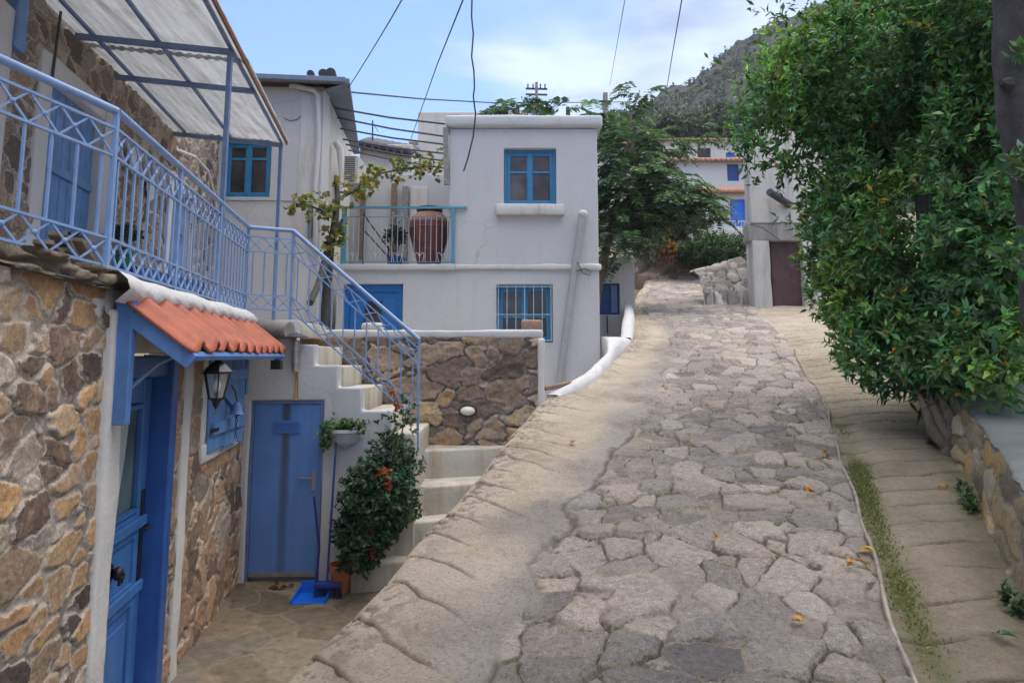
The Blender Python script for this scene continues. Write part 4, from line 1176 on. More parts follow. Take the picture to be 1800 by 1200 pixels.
# ---- lantern
lp = np.array(Pf(4.66, .80, -.11))
lan = thing('wall_lantern', 'black lantern with glass panes under the tiled eave beside the shutter', 'lantern', lp + np.array([0, 0, -.32]))
m_ = MB(); c = lp
m_.lathe([(.012, 0), (.03, -.02), (.05, -.03), (.105, -.085), (.105, -.10), (.09, -.10)], c, 6)
m_.lathe([(.03, -.285), (.05, -.27), (.052, -.262)], c, 6); m_.lathe([(.002, -.34), (.015, -.32), (.03, -.285)], c, 6)
for k in range(6):
    a = k * math.pi / 3
    m_.bar(c + np.array([.088 * math.cos(a), .088 * math.sin(a), -.10]), c + np.array([.05 * math.cos(a), .05 * math.sin(a), -.27]), .008)
m_.bar(c + np.array([0, 0, .045]), c + np.array([0, 0, -.02]), .02)
m_.build('lantern_frame', M['black'], lan)
MB().lathe([(.084, -.10), (.047, -.27)], c, 6).build('lantern_glass', M['lantern_glass'], lan)
mb = MB(); mb.obox(Ff, 0, 0.001, 0, 0.001, 0, 0.001)
MB().box(c + np.array([-.06, -.06, .0]), c + np.array([.05, .05, .045])).build('lantern_mount', M['black'], lan, bevel=.006)
MB().sphere(c + np.array([0, 0, -.18]), (.026, .026, .045), 8).build('bulb', M['lamp_white'], lan, smooth=True)
fl = np.array(Pf(6.7, .95, -.12))
sf = thing('floodlight', 'tiny black floodlight under the far end of the porch eave', 'lamp', fl)
MB().box(fl - np.array([.05, .04, .06]), fl + np.array([.05, .04, .03])).build('lamp_body', M['black'], sf, bevel=.006)
MB().tube([fl + np.array([0, 0, .03]), fl + np.array([-.04, 0, .10])], .012, 6).build('arm', M['black'], sf)

# ---- log end and flue at the far end of the porch
lg = at(500, 580, 7.28)
tag(MB().tube([lg + np.array([-.30, .06, .03]), lg + np.array([0, 0, .0]), lg + np.array([.06, -.02, -.005])], [.10, .098, .092], 14).build('log', M['wood_grey'], smooth=True, rough=.01, cut=.06), 'weathered round beam end poking out past the porch tiles', 'beam')
fu = at(520, 618, 7.32)
flue = thing('flue_pipe', 'short steel flue with a flat cone cap above the metal door', 'pipe', fu + np.array([0, 0, -.2]))
MB().lathe([(.001, -.21), (.035, -.21), (.037, -.13), (.047, -.13), (.047, -.12), (.041, -.12), (.041, .0), (.05, .0), (.05, .015), (.041, .015), (.041, .12), (.001, .12)], fu, 18).build('pipe', M['steel'], flue, smooth=True)
MB().lathe([(.001, .205), (.05, .19), (.13, .155), (.125, .150), (.001, .185)], fu, 20).build('cap', M['dark_metal'], flue, smooth=True)
for a in (0, 2.1, 4.2): MB().bar(fu + np.array([.035 * math.cos(a), .035 * math.sin(a), .1]), fu + np.array([.06 * math.cos(a), .06 * math.sin(a), .175]), .007).build('bracket', M['dark_metal'], flue)

# ---- upper wall with doors, behind the terrace
ua = u_of(11.45)
du0, du1 = Wuz(66, 300)[0], Wuz(172, 300)[0]
dzt = Wuz(167, 200)[1]
d20, d21 = Wuz(296, 350)[0], Wuz(336, 350)[0]
w_up = stone_panel('upper_wall', M['stone_up'], Wf, u_of(2.0), ua, TERR - .05, 6.3, .24, .19, 161, .018, house, holes=[(du0 + .02, du1 - .02, TERR - .1, dzt - .02), (d20 + .02, d21 - .02, TERR - .1, TERR + 1.95)], relief=.03, warp=.4, gap=.006)
def surround(u0, u1, z0, z1, w, parent, nm='door_surround', material=None, fr=Wf):
    m_ = MB(); m_.obox(fr, u0 - w, u0 + .02, z0, z1 + w, -.2, .05); m_.obox(fr, u1 - .02, u1 + w, z0, z1 + w, -.2, .05); m_.obox(fr, u0 + .02, u1 - .02, z1 - .02, z1 + w, -.2, .05)
    return m_.build(nm, material or M['white'], parent, bevel=.015, cut=.12, rough=.010, seed=int(u0 * 7))
surround(du0, du1, TERR, dzt, .17, house)
surround(d20, d21, TERR, TERR + 1.95, .12, house)
def plank_door(fr, u0, u1, z0, z1, d, n, material, parent, nm='door'):
    m_ = MB()
    for k in range(n):
        m_.obox(fr, u0 + (u1 - u0) * k / n + .006, u0 + (u1 - u0) * (k + 1) / n - .006, z0, z1, d - .04, d)
    m_.obox(fr, u0, u1, z0, z1, d - .06, d - .038)
    return m_.build(nm, material, parent, bevel=.006)
pd = plank_door(Wf, du0 + .02, du1 - .02, TERR + .02, dzt - .02, -.05, 7, M['shutter_blue'], house)
MB().obox(Wf, du0 + .05, du1 - .05, TERR + 1.25, TERR + 1.33, -.048, -.02).build('brace', M['shutter_blue'], pd, bevel=.004)
pd2 = plank_door(Wf, d20 + .02, d21 - .02, TERR + .02, TERR + 1.93, -.06, 5, M['door_blue'], house)
mp = MB()
for k in range(3): mp.obox(Wf, d20 + .12, d21 - .12, TERR + .25 + k * .55, TERR + .65 + k * .55, -.058, -.04)
mp.build('panel', M['shutter_blue'], pd2, bevel=.01)
# near white pilaster at the picture's left edge
up0 = Wuz(-40, 250)[0]; up1 = Wuz(-10, 250)[0]
MB().obox(Wf, up0, up1, TERR - .02, 4.3, -.1, .07).build('pilaster', M['white'], house, bevel=.02, cut=.12, rough=.01, seed=77)
MB().obox(Wf, up1 - .02, up1 + .13, Wuz(20, 92)[1], 5.6, -.05, .09).build('beam', M['shutter_blue'], house, bevel=.006)
# dark tube drawing a thin dark gap, no real pipe; cables on the wall
MB().tube([Wf(*Wuz(94, 20), .06), Wf(*Wuz(86, 80), .06), Wf(*Wuz(79, 135), .06)], .012, 8).build('drainpipe', M['dark_metal'], house, smooth=True)
MB().tube([Wf(*Wuz(300, 262), .06), Wf(*Wuz(330, 275), .1), Wf(*Wuz(352, 300), .12), Wf(*Wuz(366, 340), .1), Wf(*Wuz(372, 380), .08)], .02, 7).build('hose', M['white_worn'], house, smooth=True)
# ceramic plates on the upper wall
for (px, py) in ((222, 285), (252, 330)):
    u, z = Wuz(px, py); c = np.array(Wf(u, z, .06)); m_ = MB()
    m_.lathe([(.001, 0), (.08, .004), (.14, .025), (.15, .03), (.14, .018), (.001, -.01)], (0, 0, 0), 20)
    m_.v = [tuple(c + np.array(Wf(v[0], 0, v[2])) - np.array(Wf(0, 0, 0)) + np.array([0, 0, v[1]])) for v in m_.v]
    lab = 'round pale plate on the upper stone wall, the higher one' if py < 300 else 'round pale plate on the upper stone wall, the lower one'
    tag(m_.build('wall_plate', M['porcelain'], smooth=True), lab, 'plate', 'plates hung on the upper wall')

# ---- things on the terrace
def blob_plant(name, label, cat, base, r, h, n, ln, wr, colr, group=None, pot=None, acc=None, accp=0, stems=8):
    t = thing(name, label, cat, base, group)
    base = np.array(base, float)
    d = rand_dirs(n); d[:, 2] = np.abs(d[:, 2]) * 1.0 - .15
    rad = (.45 + .55 * rng.random(n)) [:, None]
    c = base + np.array([0, 0, h * .5]) + d * rad * np.array([r, r, h * .55])
    ax = d * .7 + np.array([0, 0, .5])
    a = rosettes(c, ax / np.linalg.norm(ax, axis=1, keepdims=True), 6, ln, wr, colr, .9, .35, acc, accp)
    leaves('foliage', *a, M['leaf_soft'], t)
    m_ = MB()
    for k in range(stems):
        q = c[k * (n // stems)]
        m_.tube([base, (base + q) / 2 + rng.normal(size=3) * r * .1, q], [.012, .008, .004], 5)
    m_.build('stem', M['bark_brown'], t, smooth=True)
    if pot:
        pr, ph_, pm = pot
        MB().lathe([(.001, -ph_), (pr * .72, -ph_), (pr * .95, -.04), (pr * 1.08, -.04), (pr * 1.08, 0), (pr * .95, 0), (pr * .9, -.03), (.001, -.03)], base, 18).build('pot', pm, t, smooth=True)
    return t
tx = lambda px, py, s: np.array(Wf(*Wuz(px, py)[:1], TERR, s))
tb = thing('table', 'low blue painted bench table on the upstairs terrace', 'table', tx(190, 400, .45))
c = tx(190, 400, .5)
MB().box(c + np.array([-.28, -.75, .42]), c + np.array([.22, .75, .46])).build('tabletop', M['navy'], tb, bevel=.005)
MB().box(c + np.array([-.28, -.75, .34]), c + np.array([.22, .75, .418])).build('apron', M['navy'], tb, bevel=.005)
for sx, sy in ((-.25, -.7), (.19, -.7), (-.25, .7), (.19, .7)):
    MB().bar(c + np.array([sx, sy, 0]), c + np.array([sx, sy, .34]), .05).build('leg', M['navy'], tb)
pb = tx(150, 380, .75) + np.array([0, 0, .58])
blob_plant('potted_plant', 'dark leafy plant in a green pot in front of the upstairs plank door', 'plant', tx(165, 385, .30) + np.array([0, 0, .66]), .17, .26, 60, .07, .5, (.035, .06, .035), pot=(.11, .2, paint('green_pot', (.02, .16, .07), .4)))
blob_plant('potted_plant', 'small dark plant left of the upstairs plank door by the pilaster', 'plant', tx(70, 390, .25) + np.array([0, 0, .4]), .10, .25, 36, .06, .5, (.03, .055, .035), pot=(.08, .4, M['terracotta']))
# loose boards leaning behind the rail
for k, (pa, pb_) in enumerate([((30, 455), (150, 425)), ((75, 425), (120, 470)), ((100, 410), (135, 470)), ((128, 420), (165, 475))]):
    a = np.array(onL(*pa, FA - .22, FB)); b = np.array(onL(*pb_, FA - .30, FB)); a[2] = max(a[2], TERR + .02); b[2] = max(b[2], TERR + .02)
    lab = ['long brown board lying flat behind the terrace railing', 'brown board tilted steeply behind the railing, leftmost of three', 'brown board tilted behind the railing, middle of three', 'brown board tilted behind the railing, rightmost of three'][k]
    tag(MB().bar(a, b, .09, .025).build('wooden_board', M['wood'], bevel=.004), lab, 'board', 'loose boards on the terrace')

# ================================================================== CANOPY
can = thing('canopy', 'milky corrugated plastic canopy on blue steel frame over the upstairs terrace', 'canopy', FY(6.1, TERR))
ZI, ZO = 4.60, 4.44
def cpt(Y, t, dz=0):         # t 0 at wall, 1 at outer edge
    a = np.array([WA + WB * Y + .05, Y, ZI]); b = np.array([FA + FB * Y + .02, Y, ZO])
    p = a + (b - a) * t; p[2] += dz
    return p
yb = [2.6, 4.2, 5.15, 6.10, 7.05, 8.95]
for k, (y0, y1) in enumerate(zip([2.3, 4.3, 6.4], [4.4, 6.5, 9.02])):
    nn = int((y1 - y0) / .3) + 2; mm_ = 84
    yy, tt = np.meshgrid(np.linspace(y0, y1, nn), np.linspace(-.02, 1.05, mm_), indexing='ij')
    V = np.array([[cpt(y, t, .045 + .008 * math.sin(t * 1.55 * 2 * math.pi / .10) + .006 * k + .006 * math.sin(y * 2)) for y, t in zip(a, b)] for a, b in zip(yy, tt)])
    np_mesh('roof_sheet', V.reshape(-1, 3), grid_faces(nn, mm_, flip=True), M['sheet'], can)
for y in (3.0, 4.55, 6.10, 7.05, 8.95):
    MB().bar(cpt(y, 0, -.02), cpt(y, 1.0, -.02), .045, .05).build('crossbeam', M['canopy_blue'], can)
for t in (.10, .52, .985):
    MB().bar(cpt(2.3, t, .024), cpt(8.95, t, .024), .03, .03).build('purlin', M['canopy_blue'], can)
MB().bar(cpt(2.3, 1.035, .03), cpt(9.0, 1.035, .03), .02, .05).build('edge_strip', M['copper'], can)
for y, t in ((6.10, .985), (8.95, .985)):
    a = cpt(y, t, -.045); b = a.copy(); b[2] = TERR
    MB().bar(a, b, .04, .04).build('post', M['canopy_blue'], can)

# ================================================================== IRON STAIR AND TERRACE RAILING
rail = thing('stair_railing', 'pale blue wrought iron railing along the terrace and down the stairs', 'railing', FY(YST, TERR))
RX = np.array
p_corner = RX(FY(7.22, 0)); p_l2 = at(517, 405, 7.46); p_end = at(738, 597, 7.55)
LINE = [(RX((-2.75, 2.83, 0.)), 2.24, 3.12), (RX(FY(3.72, 0)), 2.09, 2.97), (RX((p_corner[0], p_corner[1], 0)), 2.09, 2.97),
        (RX((p_l2[0], 7.44, 0)), 2.09, 2.97)]
zend_top = p_end[2]
STAIR_END = RX((p_end[0], 7.50, 0))
def seg_lattice(mb, a, b, za0, zb0, za1, zb1, per=.15):
    """crossed bars between a lower and an upper line, a small ring where they cross"""
    L = np.linalg.norm((b - a)[:2]); n = max(1, int(round(L / per)))
    for k in range(n):
        t0, t1 = k / n, (k + 1) / n
        p0, p1 = a + (b - a) * t0, a + (b - a) * t1
        lo0, lo1 = za0 + (zb0 - za0) * t0, za0 + (zb0 - za0) * t1
        hi0, hi1 = za1 + (zb1 - za1) * t0, za1 + (zb1 - za1) * t1
        mb.bar((p0[0], p0[1], lo0), (p1[0], p1[1], hi1), .011); mb.bar((p0[0], p0[1], hi0), (p1[0], p1[1], lo1), .011)
        c = (p0 + p1) / 2; zc = (lo0 + hi1 + hi0 + lo1) / 4
        mb.sphere((c[0], c[1], zc), .016, 5)
def rail_run(a, b, za, zb, H=.88, per=.125, first=True, lower=True):
    """za, zb: bottom rail height at either end"""
    P = lambda t, dz: tuple((a + (b - a) * t)[:2]) + (za + (zb - za) * t + dz,)
    L = float(np.linalg.norm((b - a)[:2]))
    MB().tube([P(0, H), P(1, H)], .024, 10).build('handrail', M['rail_blue'], rail, smooth=True)
    for dz in (0, .155, H - .26, H - .10):
        MB().bar(P(0, dz), P(1, dz), .022, .014).build('rail', M['rail_blue'], rail)
    mb = MB(); seg_lattice(mb, a, b, za, zb, za + .155, zb + .155); mb.build('lattice_band', M['rail_blue'], rail)
    mb = MB(); seg_lattice(mb, a, b, za + H - .26, zb + H - .26, za + H - .10, zb + H - .10); mb.build('lattice_band', M['rail_blue'], rail)
    n = max(1, int(round(L / per)))
    for k in range(n):
        t = (k + .5) / n
        MB().bar(P(t, .155), P(t, H - .26), .013).build('baluster', M['rail_blue'], rail)
    m_ = max(1, int(round(L / 1.3)))
    for k in range(0 if first else 1, m_ + 1):
        t = k / m_
        MB().bar(P(t, -.10), P(t, H), .026).build('post', M['rail_blue'], rail)
for k, ((a, z0, z1), (b, q0, q1)) in enumerate(zip(LINE[:-1], LINE[1:])):
    rail_run(a, b, z0, q0, first=(k == 0))
# sloping run
ls = LINE[-1][0]
rail_run(ls, STAIR_END, 2.09, zend_top - .88, H=.88, first=False)
MB().bar((STAIR_END[0], STAIR_END[1], zend_top - .985), (STAIR_END[0], STAIR_END[1], zend_top - 1.2), .026).build('post', M['rail_blue'], rail)

# ================================================================== STAIRCASE WITH METAL DOOR
st = thing('staircase', 'whitewashed outdoor staircase with a blue metal door under it', 'stairs', (-1.9, 7.9, FLOOR))
Sf2, Suz = front(YST)
xD0 = Suz(434, 860)[0]; xD1 = Suz(564, 860)[0]; zD = Suz(500, 704)[1]
xL = FA + FB * YST
T = [(-2.33, 1.985), (-2.12, 1.72), (-1.86, 1.50), (-1.60, 1.265), (-1.29, 1.02)]     # right end of each tread, height
hs = [(xD0, xD1, FLOOR - .2, zD)] + [(T[k][0], T[k + 1][0] + (.2 if k == 3 else 0), T[k + 1][1], 2.2) for k in range(4)]
wall_panel('side_wall', M['white'], Sf2, xL - .05, T[-1][0], FLOOR - .1, T[0][1], .14, st, hs, res=.12, rough=.016, seed=55, bevel=.02)
prev = xL - .05
for k, (x1, z) in enumerate(T):
    m_ = MB(); m_.box((prev - (0.0 if k == 0 else .0), YST + .143, z - .30 if k else 1.80), (x1 - .004, 8.62, z - .012))
    m_.build('step', M['white_step'], st, bevel=.015, cut=.12, rough=.010, seed=60 + k)
    prev = x1
# lower flight, winding down along the road edge
low = [(-1.0, 7.46, 8.62, .78, -1.285, 1), (-1.10, 8.20, 8.66, .50, .0, 0), (-1.24, 7.70, 8.66, .17, .0, 0), (-1.42, 7.36, 8.66, -.14, .0, 0), (-1.60, 7.08, 8.66, -.46, .0, 0)]
m_ = MB(); m_.box((-1.285, YST, FLOOR - .1), (-1.02, 8.62, .78)); m_.build('step', M['white_step'], st, bevel=.02, cut=.12, rough=.012, seed=70)
for k, (x0, y0, y1, z, _, _) in enumerate(low[1:]):
    xr = float(EL(y0)) + .05
    ang = .30
    poly = [(x0, y0 - .02), (xr, y0 - .02 + .34 * (xr - x0)), (xr + .3, y1 + .05), (x0, y1 + .05)]
    MB().prism(poly, FLOOR - .15, z).build('step', M['white_step'], st, bevel=.025, cut=.13, rough=.014, seed=80 + k)
# metal door
dm = metal_door_mat((xD0 * .5 + xD1 * .5) - .0, FLOOR, zD)
DX0, DX1 = xD0 + .035, xD1 - .035
md = MB().box((DX0, YST + .035, FLOOR + .05), (DX1, YST + .075, zD - .035)).build('door', dm, st, bevel=.004)
m_ = MB(); m_.box((xD0 + .003, YST + .02, FLOOR), (DX0 - .004, YST + .10, zD)); m_.box((DX1 + .004, YST + .02, FLOOR), (xD1 - .003, YST + .10, zD)); m_.box((DX0 - .004, YST + .02, zD - .031), (DX1 + .004, YST + .10, zD - .002))
m_.build('door_frame', M['canopy_blue'], md)
vx = (DX0 + DX1) / 2 + .0; vz = zD - .28
m_ = MB(); m_.box((vx - .15, YST + .026, vz - .07), (vx + .15, YST + .034, vz + .07))
for k in range(5): m_.box((vx - .13, YST + .018, vz - .055 + k * .024), (vx + .13, YST + .025, vz - .043 + k * .024))
m_.build('vent', M['metal_blue'], md)
m_ = MB(); m_.box((DX1 - .075, YST + .025, .18), (DX1 - .035, YST + .034, .40)); m_.bar((DX1 - .055, YST - .02, .33), (DX1 - .20, YST - .02, .33), .018); m_.bar((DX1 - .055, YST + .03, .33), (DX1 - .055, YST - .025, .33), .018)
m_.build('door_handle', M['steel'], md, bevel=.003)
m_ = MB(); m_.box((DX0 + .01, YST + .022, FLOOR + .055), (DX1 - .01, YST + .033, FLOOR + .10)); m_.build('kick_strip', M['steel'], md)
for z in (FLOOR + .35, zD - .40): MB().tube([(DX0 - .01, YST + .02, z), (DX0 - .01, YST + .02, z + .1)], .012, 8).build('hinge', M['canopy_blue'], md)
# rust run from the flue to the door top
ru = [(fu[0] - .010, fu[2] - .19), (fu[0] + .010, fu[2] - .19), (fu[0] + .028, zD + .005), (fu[0] - .034, zD + .005)]
MB().add([(ru[0][0], YST - .0095, ru[0][1]), (ru[1][0], YST - .0095, ru[1][1]), (ru[2][0], YST - .0095, ru[2][1]), (ru[3][0], YST - .0095, ru[3][1]), (ru[0][0], YST + .03, ru[0][1]), (ru[1][0], YST + .03, ru[1][1]), (ru[2][0], YST + .03, ru[2][1]), (ru[3][0], YST + .03, ru[3][1])],
         [(3, 2, 1, 0), (0, 1, 5, 4), (1, 2, 6, 5), (2, 3, 7, 6), (3, 0, 4, 7)]).build('rust_stain', M['rust'], st)

# courtyard floor
def build_court():
    xs = np.arange(-3.3, .6, .022); ys = np.arange(1.0, 8.8, .022)
    X, Y = np.meshgrid(xs, ys, indexing='ij')
    e, r1, r2, da, db = stone_field(X + .3 * Y, Y, .46, .50, 201, warp=.35, wvar=.5, jit=.9)
    Z = FLOOR + sstep(e, 0, .02) * .006 + fbm(X * 3, Y * 3, seed=203) * .006
    xc = (X[:-1, :-1] + X[1:, 1:]) / 2; yc = (Y[:-1, :-1] + Y[1:, 1:]) / 2
    keep = (xc > FA + FB * yc - .25) & (xc < EL(yc) + .1)
    struct(np_mesh('courtyard_paving', np.stack([X, Y, Z], -1).reshape(-1, 3), grid_faces(len(xs), len(ys), keep), M['paving'], None, {'edge': e.ravel(), 'rnd': np.stack([r1.ravel(), r2.ravel()], 1)}))
build_court()

# ================================================================== LOW STONE WALL BEHIND THE STAIRS
YL = 8.72
Lf, Luz = front(YL)
lw = thing('stone_wall', 'dark rubble garden wall with a whitewashed cap behind the stairs', 'wall', (-.9, YL + .2, 0))
xr_ = Luz(952, 640)[0]; xl_ = -2.75
zc_ = Luz(850, 595)[1]
stone_panel('stone_face', M['stone_low'], Lf, xl_, xr_ - .03, -.6, zc_ + .02, .40, .25, 221, .016, lw, relief=.05, warp=.45)
MB().box((xl_, YL + .03, -.6), (xr_ - .01, YL + .36, zc_)).build('core', M['white_worn'], lw, bevel=.02, cut=.15, rough=.015, seed=7)
MB().box((xl_, YL - .04, zc_), (xr_ + .02, YL + .40, zc_ + .11)).build('cap', M['white'], lw, bevel=.03, cut=.07, rough=.022, seed=92, seg=3)
MB().box((xr_ - .05, YL - .075, .9), (xr_ + .03, YL + .36, zc_ - .003)).build('end_plaster', M['white_worn'], lw, bevel=.02, cut=.06, rough=.022, seed=93)
lx, lz = Luz(823, 721)
bk = thing('bulkhead_lamp', 'oval white lamp with a black rim on the rubble wall by the steps', 'lamp', (lx, YL - .08, lz))
def oval(rx, rz, y, prof):
    m = MB(); n0 = 0
    m.lathe(prof, (0, 0, 0), 26); m.v = [(lx + v[0] * rx, y - v[2], lz + v[1] * rz) for v in m.v]; return m
oval(.115, .070, YL - .05, [(1, 0), (1, .05), (.86, .06), (.84, .04)]).build('rim', M['black'], bk, smooth=True)
oval(.100, .060, YL - .05, [(1, .04), (.85, .065), (.5, .085), (.001, .09)]).build('diffuser', M['lamp_white'], bk, smooth=True)
bx, bz = Luz(935, 580)
tag(MB().box((bx - .125, YL + .02, zc_ + .11), (bx + .125, YL + .24, zc_ + .235)).build('brick', M['brick'], bevel=.02, cut=.03, rough=.018, seed=3), 'rough brown block on the wall cap in front of the barred window', 'block')
bx, bz = Luz(653, 575)
tag(MB().box((bx - .14, YL + .05, zc_ + .11), (bx + .12, YL + .24, zc_ + .20)).build('rock', M['rubble_plain'] if 'rubble_plain' in M else M['grey_plaster'], bevel=.03, cut=.03, rough=.03, seed=5), 'pale rock lying on the wall cap behind the stair railing', 'rock')
# passage behind it
struct(MB().box((-4.0, YL + .36, .3), (2.0, 12.4, .72)).build('passage_floor', M['grey_plaster']))

# ================================================================== WHITE HOUSE
YW = 12.0
Hf, Huz = front(YW)
X0 = Huz(592, 480)[0]; XM = Huz(789, 350)[0]; X1 = Huz(1051, 350)[0]
ZS = Huz(850, 470)[1]; ZT = Huz(900, 226)[1]; ZP = Huz(900, 206)[1]
wh = thing('white_house', 'whitewashed flat roofed house with turquoise windows and a grey drainpipe', 'house', ((X0 + X1) / 2, YW, .7))
def rect(p0, p1, uzf=Huz):
    a = uzf(*p0); b = uzf(*p1); return (min(a[0], b[0]), max(a[0], b[0]), min(a[1], b[1]), max(a[1], b[1]))
w_lo = rect((873, 500), (972, 602)); w_up_ = rect((886, 261), (978, 360)); d_lo = rect((604, 499), (706, 640))
d_lo = (d_lo[0], d_lo[1], .72, d_lo[3])
wall_panel('wall', M['white'], Hf, X0, X1, .6, ZS, .35, wh, [w_lo, d_lo], seed=11)
wall_panel('upper_wall', M['white'], Hf, XM, X1, ZS + .003, ZT, .35, wh, [w_up_], seed=13)
m_ = MB(); m_.box((X1 - .1, YW + .3, .6), (X1 - .012, YW + 4.6, ZT)); m_.box((XM + .012, YW + .35, ZS), (XM + .2, YW + 4.2, ZT)); m_.box((X0 + .2, YW + .4, .6), (X0 + .25, YW + 4.4, ZS - .02)); m_.box((XM + .2, YW + 4.3, ZS), (X1 - .1, YW + 4.55, ZT))
m_.build('side_wall', M['white'], wh)
# string course / terrace slab, slightly broken and uneven
MB().box((X0 - .06, YW - .075, ZS - .055), (XM + .12, YW + 2.6, ZS + .055)).build('terrace_slab', M['white'], wh, bevel=.02, cut=.10, rough=.018, seed=21)
MB().box((XM + .123, YW - .055, ZS - .04), (X1 + .03, YW + .03, ZS + .05)).build('string_course', M['white_worn'], wh, bevel=.02, cut=.06, rough=.028, seed=23)
# parapet
MB().box((XM - .07, YW - .10, ZT + .003), (X1 + .10, YW + 4.7, ZP + .02)).build('parapet', M['white'], wh, bevel=.06, cut=.12, rough=.028, seed=27, seg=3)
def casement(fr, r, parent, material, pane, d=-.12, mid=.06, rail_at=.62, split=True, fw=.055):
    u0, u1, z0, z1 = r
    m_ = MB(); m_.obox(fr, u0 + .004, u0 + fw, z0 + .004, z1 - .004, d - .06, d); m_.obox(fr, u1 - fw, u1 - .004, z0 + .004, z1 - .004, d - .06, d)
    m_.obox(fr, u0 + fw, u1 - fw, z1 - fw, z1 - .004, d - .06, d); m_.obox(fr, u0 + fw, u1 - fw, z0 + .004, z0 + fw * .8, d - .06, d)
    w = m_.build('window', material, parent, bevel=.005)
    c = (u0 + u1) / 2; s = MB()
    a, b, lo, hi = u0 + fw + .004, u1 - fw - .004, z0 + fw * .8 + .004, z1 - fw - .004
    for q0, q1 in ((a, c - .004), (c + .004, b)):
        s.obox(fr, q0, q0 + .05, lo, hi, d - .05, d - .01); s.obox(fr, q1 - .05, q1, lo, hi, d - .05, d - .01)
        s.obox(fr, q0 + .05, q1 - .05, lo, lo + .055, d - .05, d - .01); s.obox(fr, q0 + .05, q1 - .05, hi - .05, hi, d - .05, d - .01)
        zz = lo + (hi - lo) * rail_at; s.obox(fr, q0 + .05, q1 - .05, zz - .02, zz + .02, d - .045, d - .012)
    s.obox(fr, c - .035, c + .035, lo, hi, d - .008, d + .008)
    s.build('sash', material, w, bevel=.004)
    MB().obox(fr, a + .045, b - .045, lo + .04, hi - .04, d - .042, d - .032).build('pane', pane, w)
    return w
casement(Hf, w_up_, wh, M['turq'], M['pane_grey'], -.10)
casement(Hf, w_lo, wh, M['turq'], M['pane'], -.14, rail_at=.45)
sl = rect((872, 362), (991, 379))
MB().box((sl[0], YW - .13, sl[2]), (sl[1], YW - .004, sl[3] + .01)).build('sill', M['white_worn'], wh, bevel=.015, cut=.06, rough=.016, seed=29)
m_ = MB()
for k in range(7):
    x = w_lo[0] + .03 + (w_lo[1] - w_lo[0] - .06) * k / 6; m_.bar((x, YW - .02, w_lo[2] + .02), (x, YW - .02, w_lo[3] - .01), .012)
for z in (w_lo[2] + .04, (w_lo[2] + w_lo[3]) / 2 - .02, w_lo[3] - .04): m_.bar((w_lo[0] - .01, YW - .032, z), (w_lo[1] + .01, YW - .032, z), .012)
m_.build('window_bars', M['iron_white'], wh)
bd = MB(); u0, u1, z0, z1 = d_lo
bd.obox(Hf, u0 + .004, u0 + .08, z0, z1 - .004, -.2, -.10); bd.obox(Hf, u1 - .08, u1 - .004, z0, z1 - .004, -.2, -.10); bd.obox(Hf, u0 + .08, u1 - .08, z1 - .13, z1 - .004, -.2, -.10)
bd.obox(Hf, u0 + .08, u1 - .08, z0, z1 - .13, -.2, -.14); bd.obox(Hf, u1 - .38, u1 - .14, z0 + .2, z1 - .25, -.14, -.125)
bdoor = bd.build('door', M['bright_blue'], wh, bevel=.008)
MB().obox(Hf, u0 + .36, u0 + .66, z1 - .95, z1 - .30, -.139, -.125).build('door_window', M['pane'], bdoor)
# leaning grey drainpipe
MB().tube([Hf(*Huz(1024, 378, .1), .10), Hf(*Huz(1003, 520, .1), .10), Hf(*Huz(982, 680, .1), .10)], [.06, .06, .06], 14).build('drainpipe', M['pipe'], wh, smooth=True)
m_ = MB(); c = np.array(Hf(*Huz(1024, 378, .1), .10)); m_.sphere(c + np.array([0, 0, .02]), (.10, .09, .08), 8)
m_.build('pipe_collar', M['white_worn'], wh, rough=.03, cut=.03, smooth=True)
MB().tube([Hf(*Huz(1005, 462), .10), Hf(*Huz(1015, 465), .17), Hf(*Huz(1022, 482), .18), Hf(*Huz(1034, 486), .18), Hf(*Huz(1037, 478), .17), Hf(*Huz(1026, 474), .17), Hf(*Huz(1012, 478), .15)], .010, 6).build('wire_tie', M['dark_metal'], wh, smooth=True)
# vertical gutter at the upper left corner of the upper storey
MB().bar((XM - .07, YW - .03, ZT), (XM - .04, YW - .03, ZT - 1.05), .09, .09).build('downpipe', M['wood_grey'], wh)
for k, (px, py) in enumerate(((798, 204), (822, 197))):
    x, z = Huz(px, py)
    tag(MB().box((x - .11, YW + .1 + .5 * k, ZP + .015), (x + .11, YW + .4 + .5 * k, ZP + .09)).build('roof_slate', M['slate'], bevel=.01), ['dark slate lying on the white parapet corner, nearer the edge', 'dark slate lying on the white parapet, set further back'][k], 'slate')
# rail of the house's terrace
tr = thing('terrace_railing', 'turquoise scrollwork railing on the white house terrace in front of the big jar', 'railing', ((X0 + XM) / 2, YW, ZS + .06))
za, zb = ZS + .06, Huz(700, 366)[1]
xa, xb = Huz(603, 400)[0], Huz(797, 400)[0]
ytr = YW - .045
MB().bar((xa - .05, ytr, zb), (xb + .24, ytr, zb), .05, .035).build('handrail', M['turq_iron'], tr)
for z in (za + .03, zb - .17): MB().bar((xa, ytr, z), (xb, ytr, z), .016, .012).build('rail', M['turq_iron'], tr)
for x, w in ((xa + .03, .09), (xb, .055)): MB().box((x - w / 2, ytr - .02, za - .01), (x + w / 2, ytr + .02, zb - .015)).build('post', M['turq_iron'], tr)
nb_ = 20
for k in range(1, nb_):
    x = xa + (xb - xa) * k / nb_
    MB().bar((x, ytr, za + .03), (x, ytr, zb - .17), .009).build('baluster', M['iron_white'], tr)
m_ = MB()
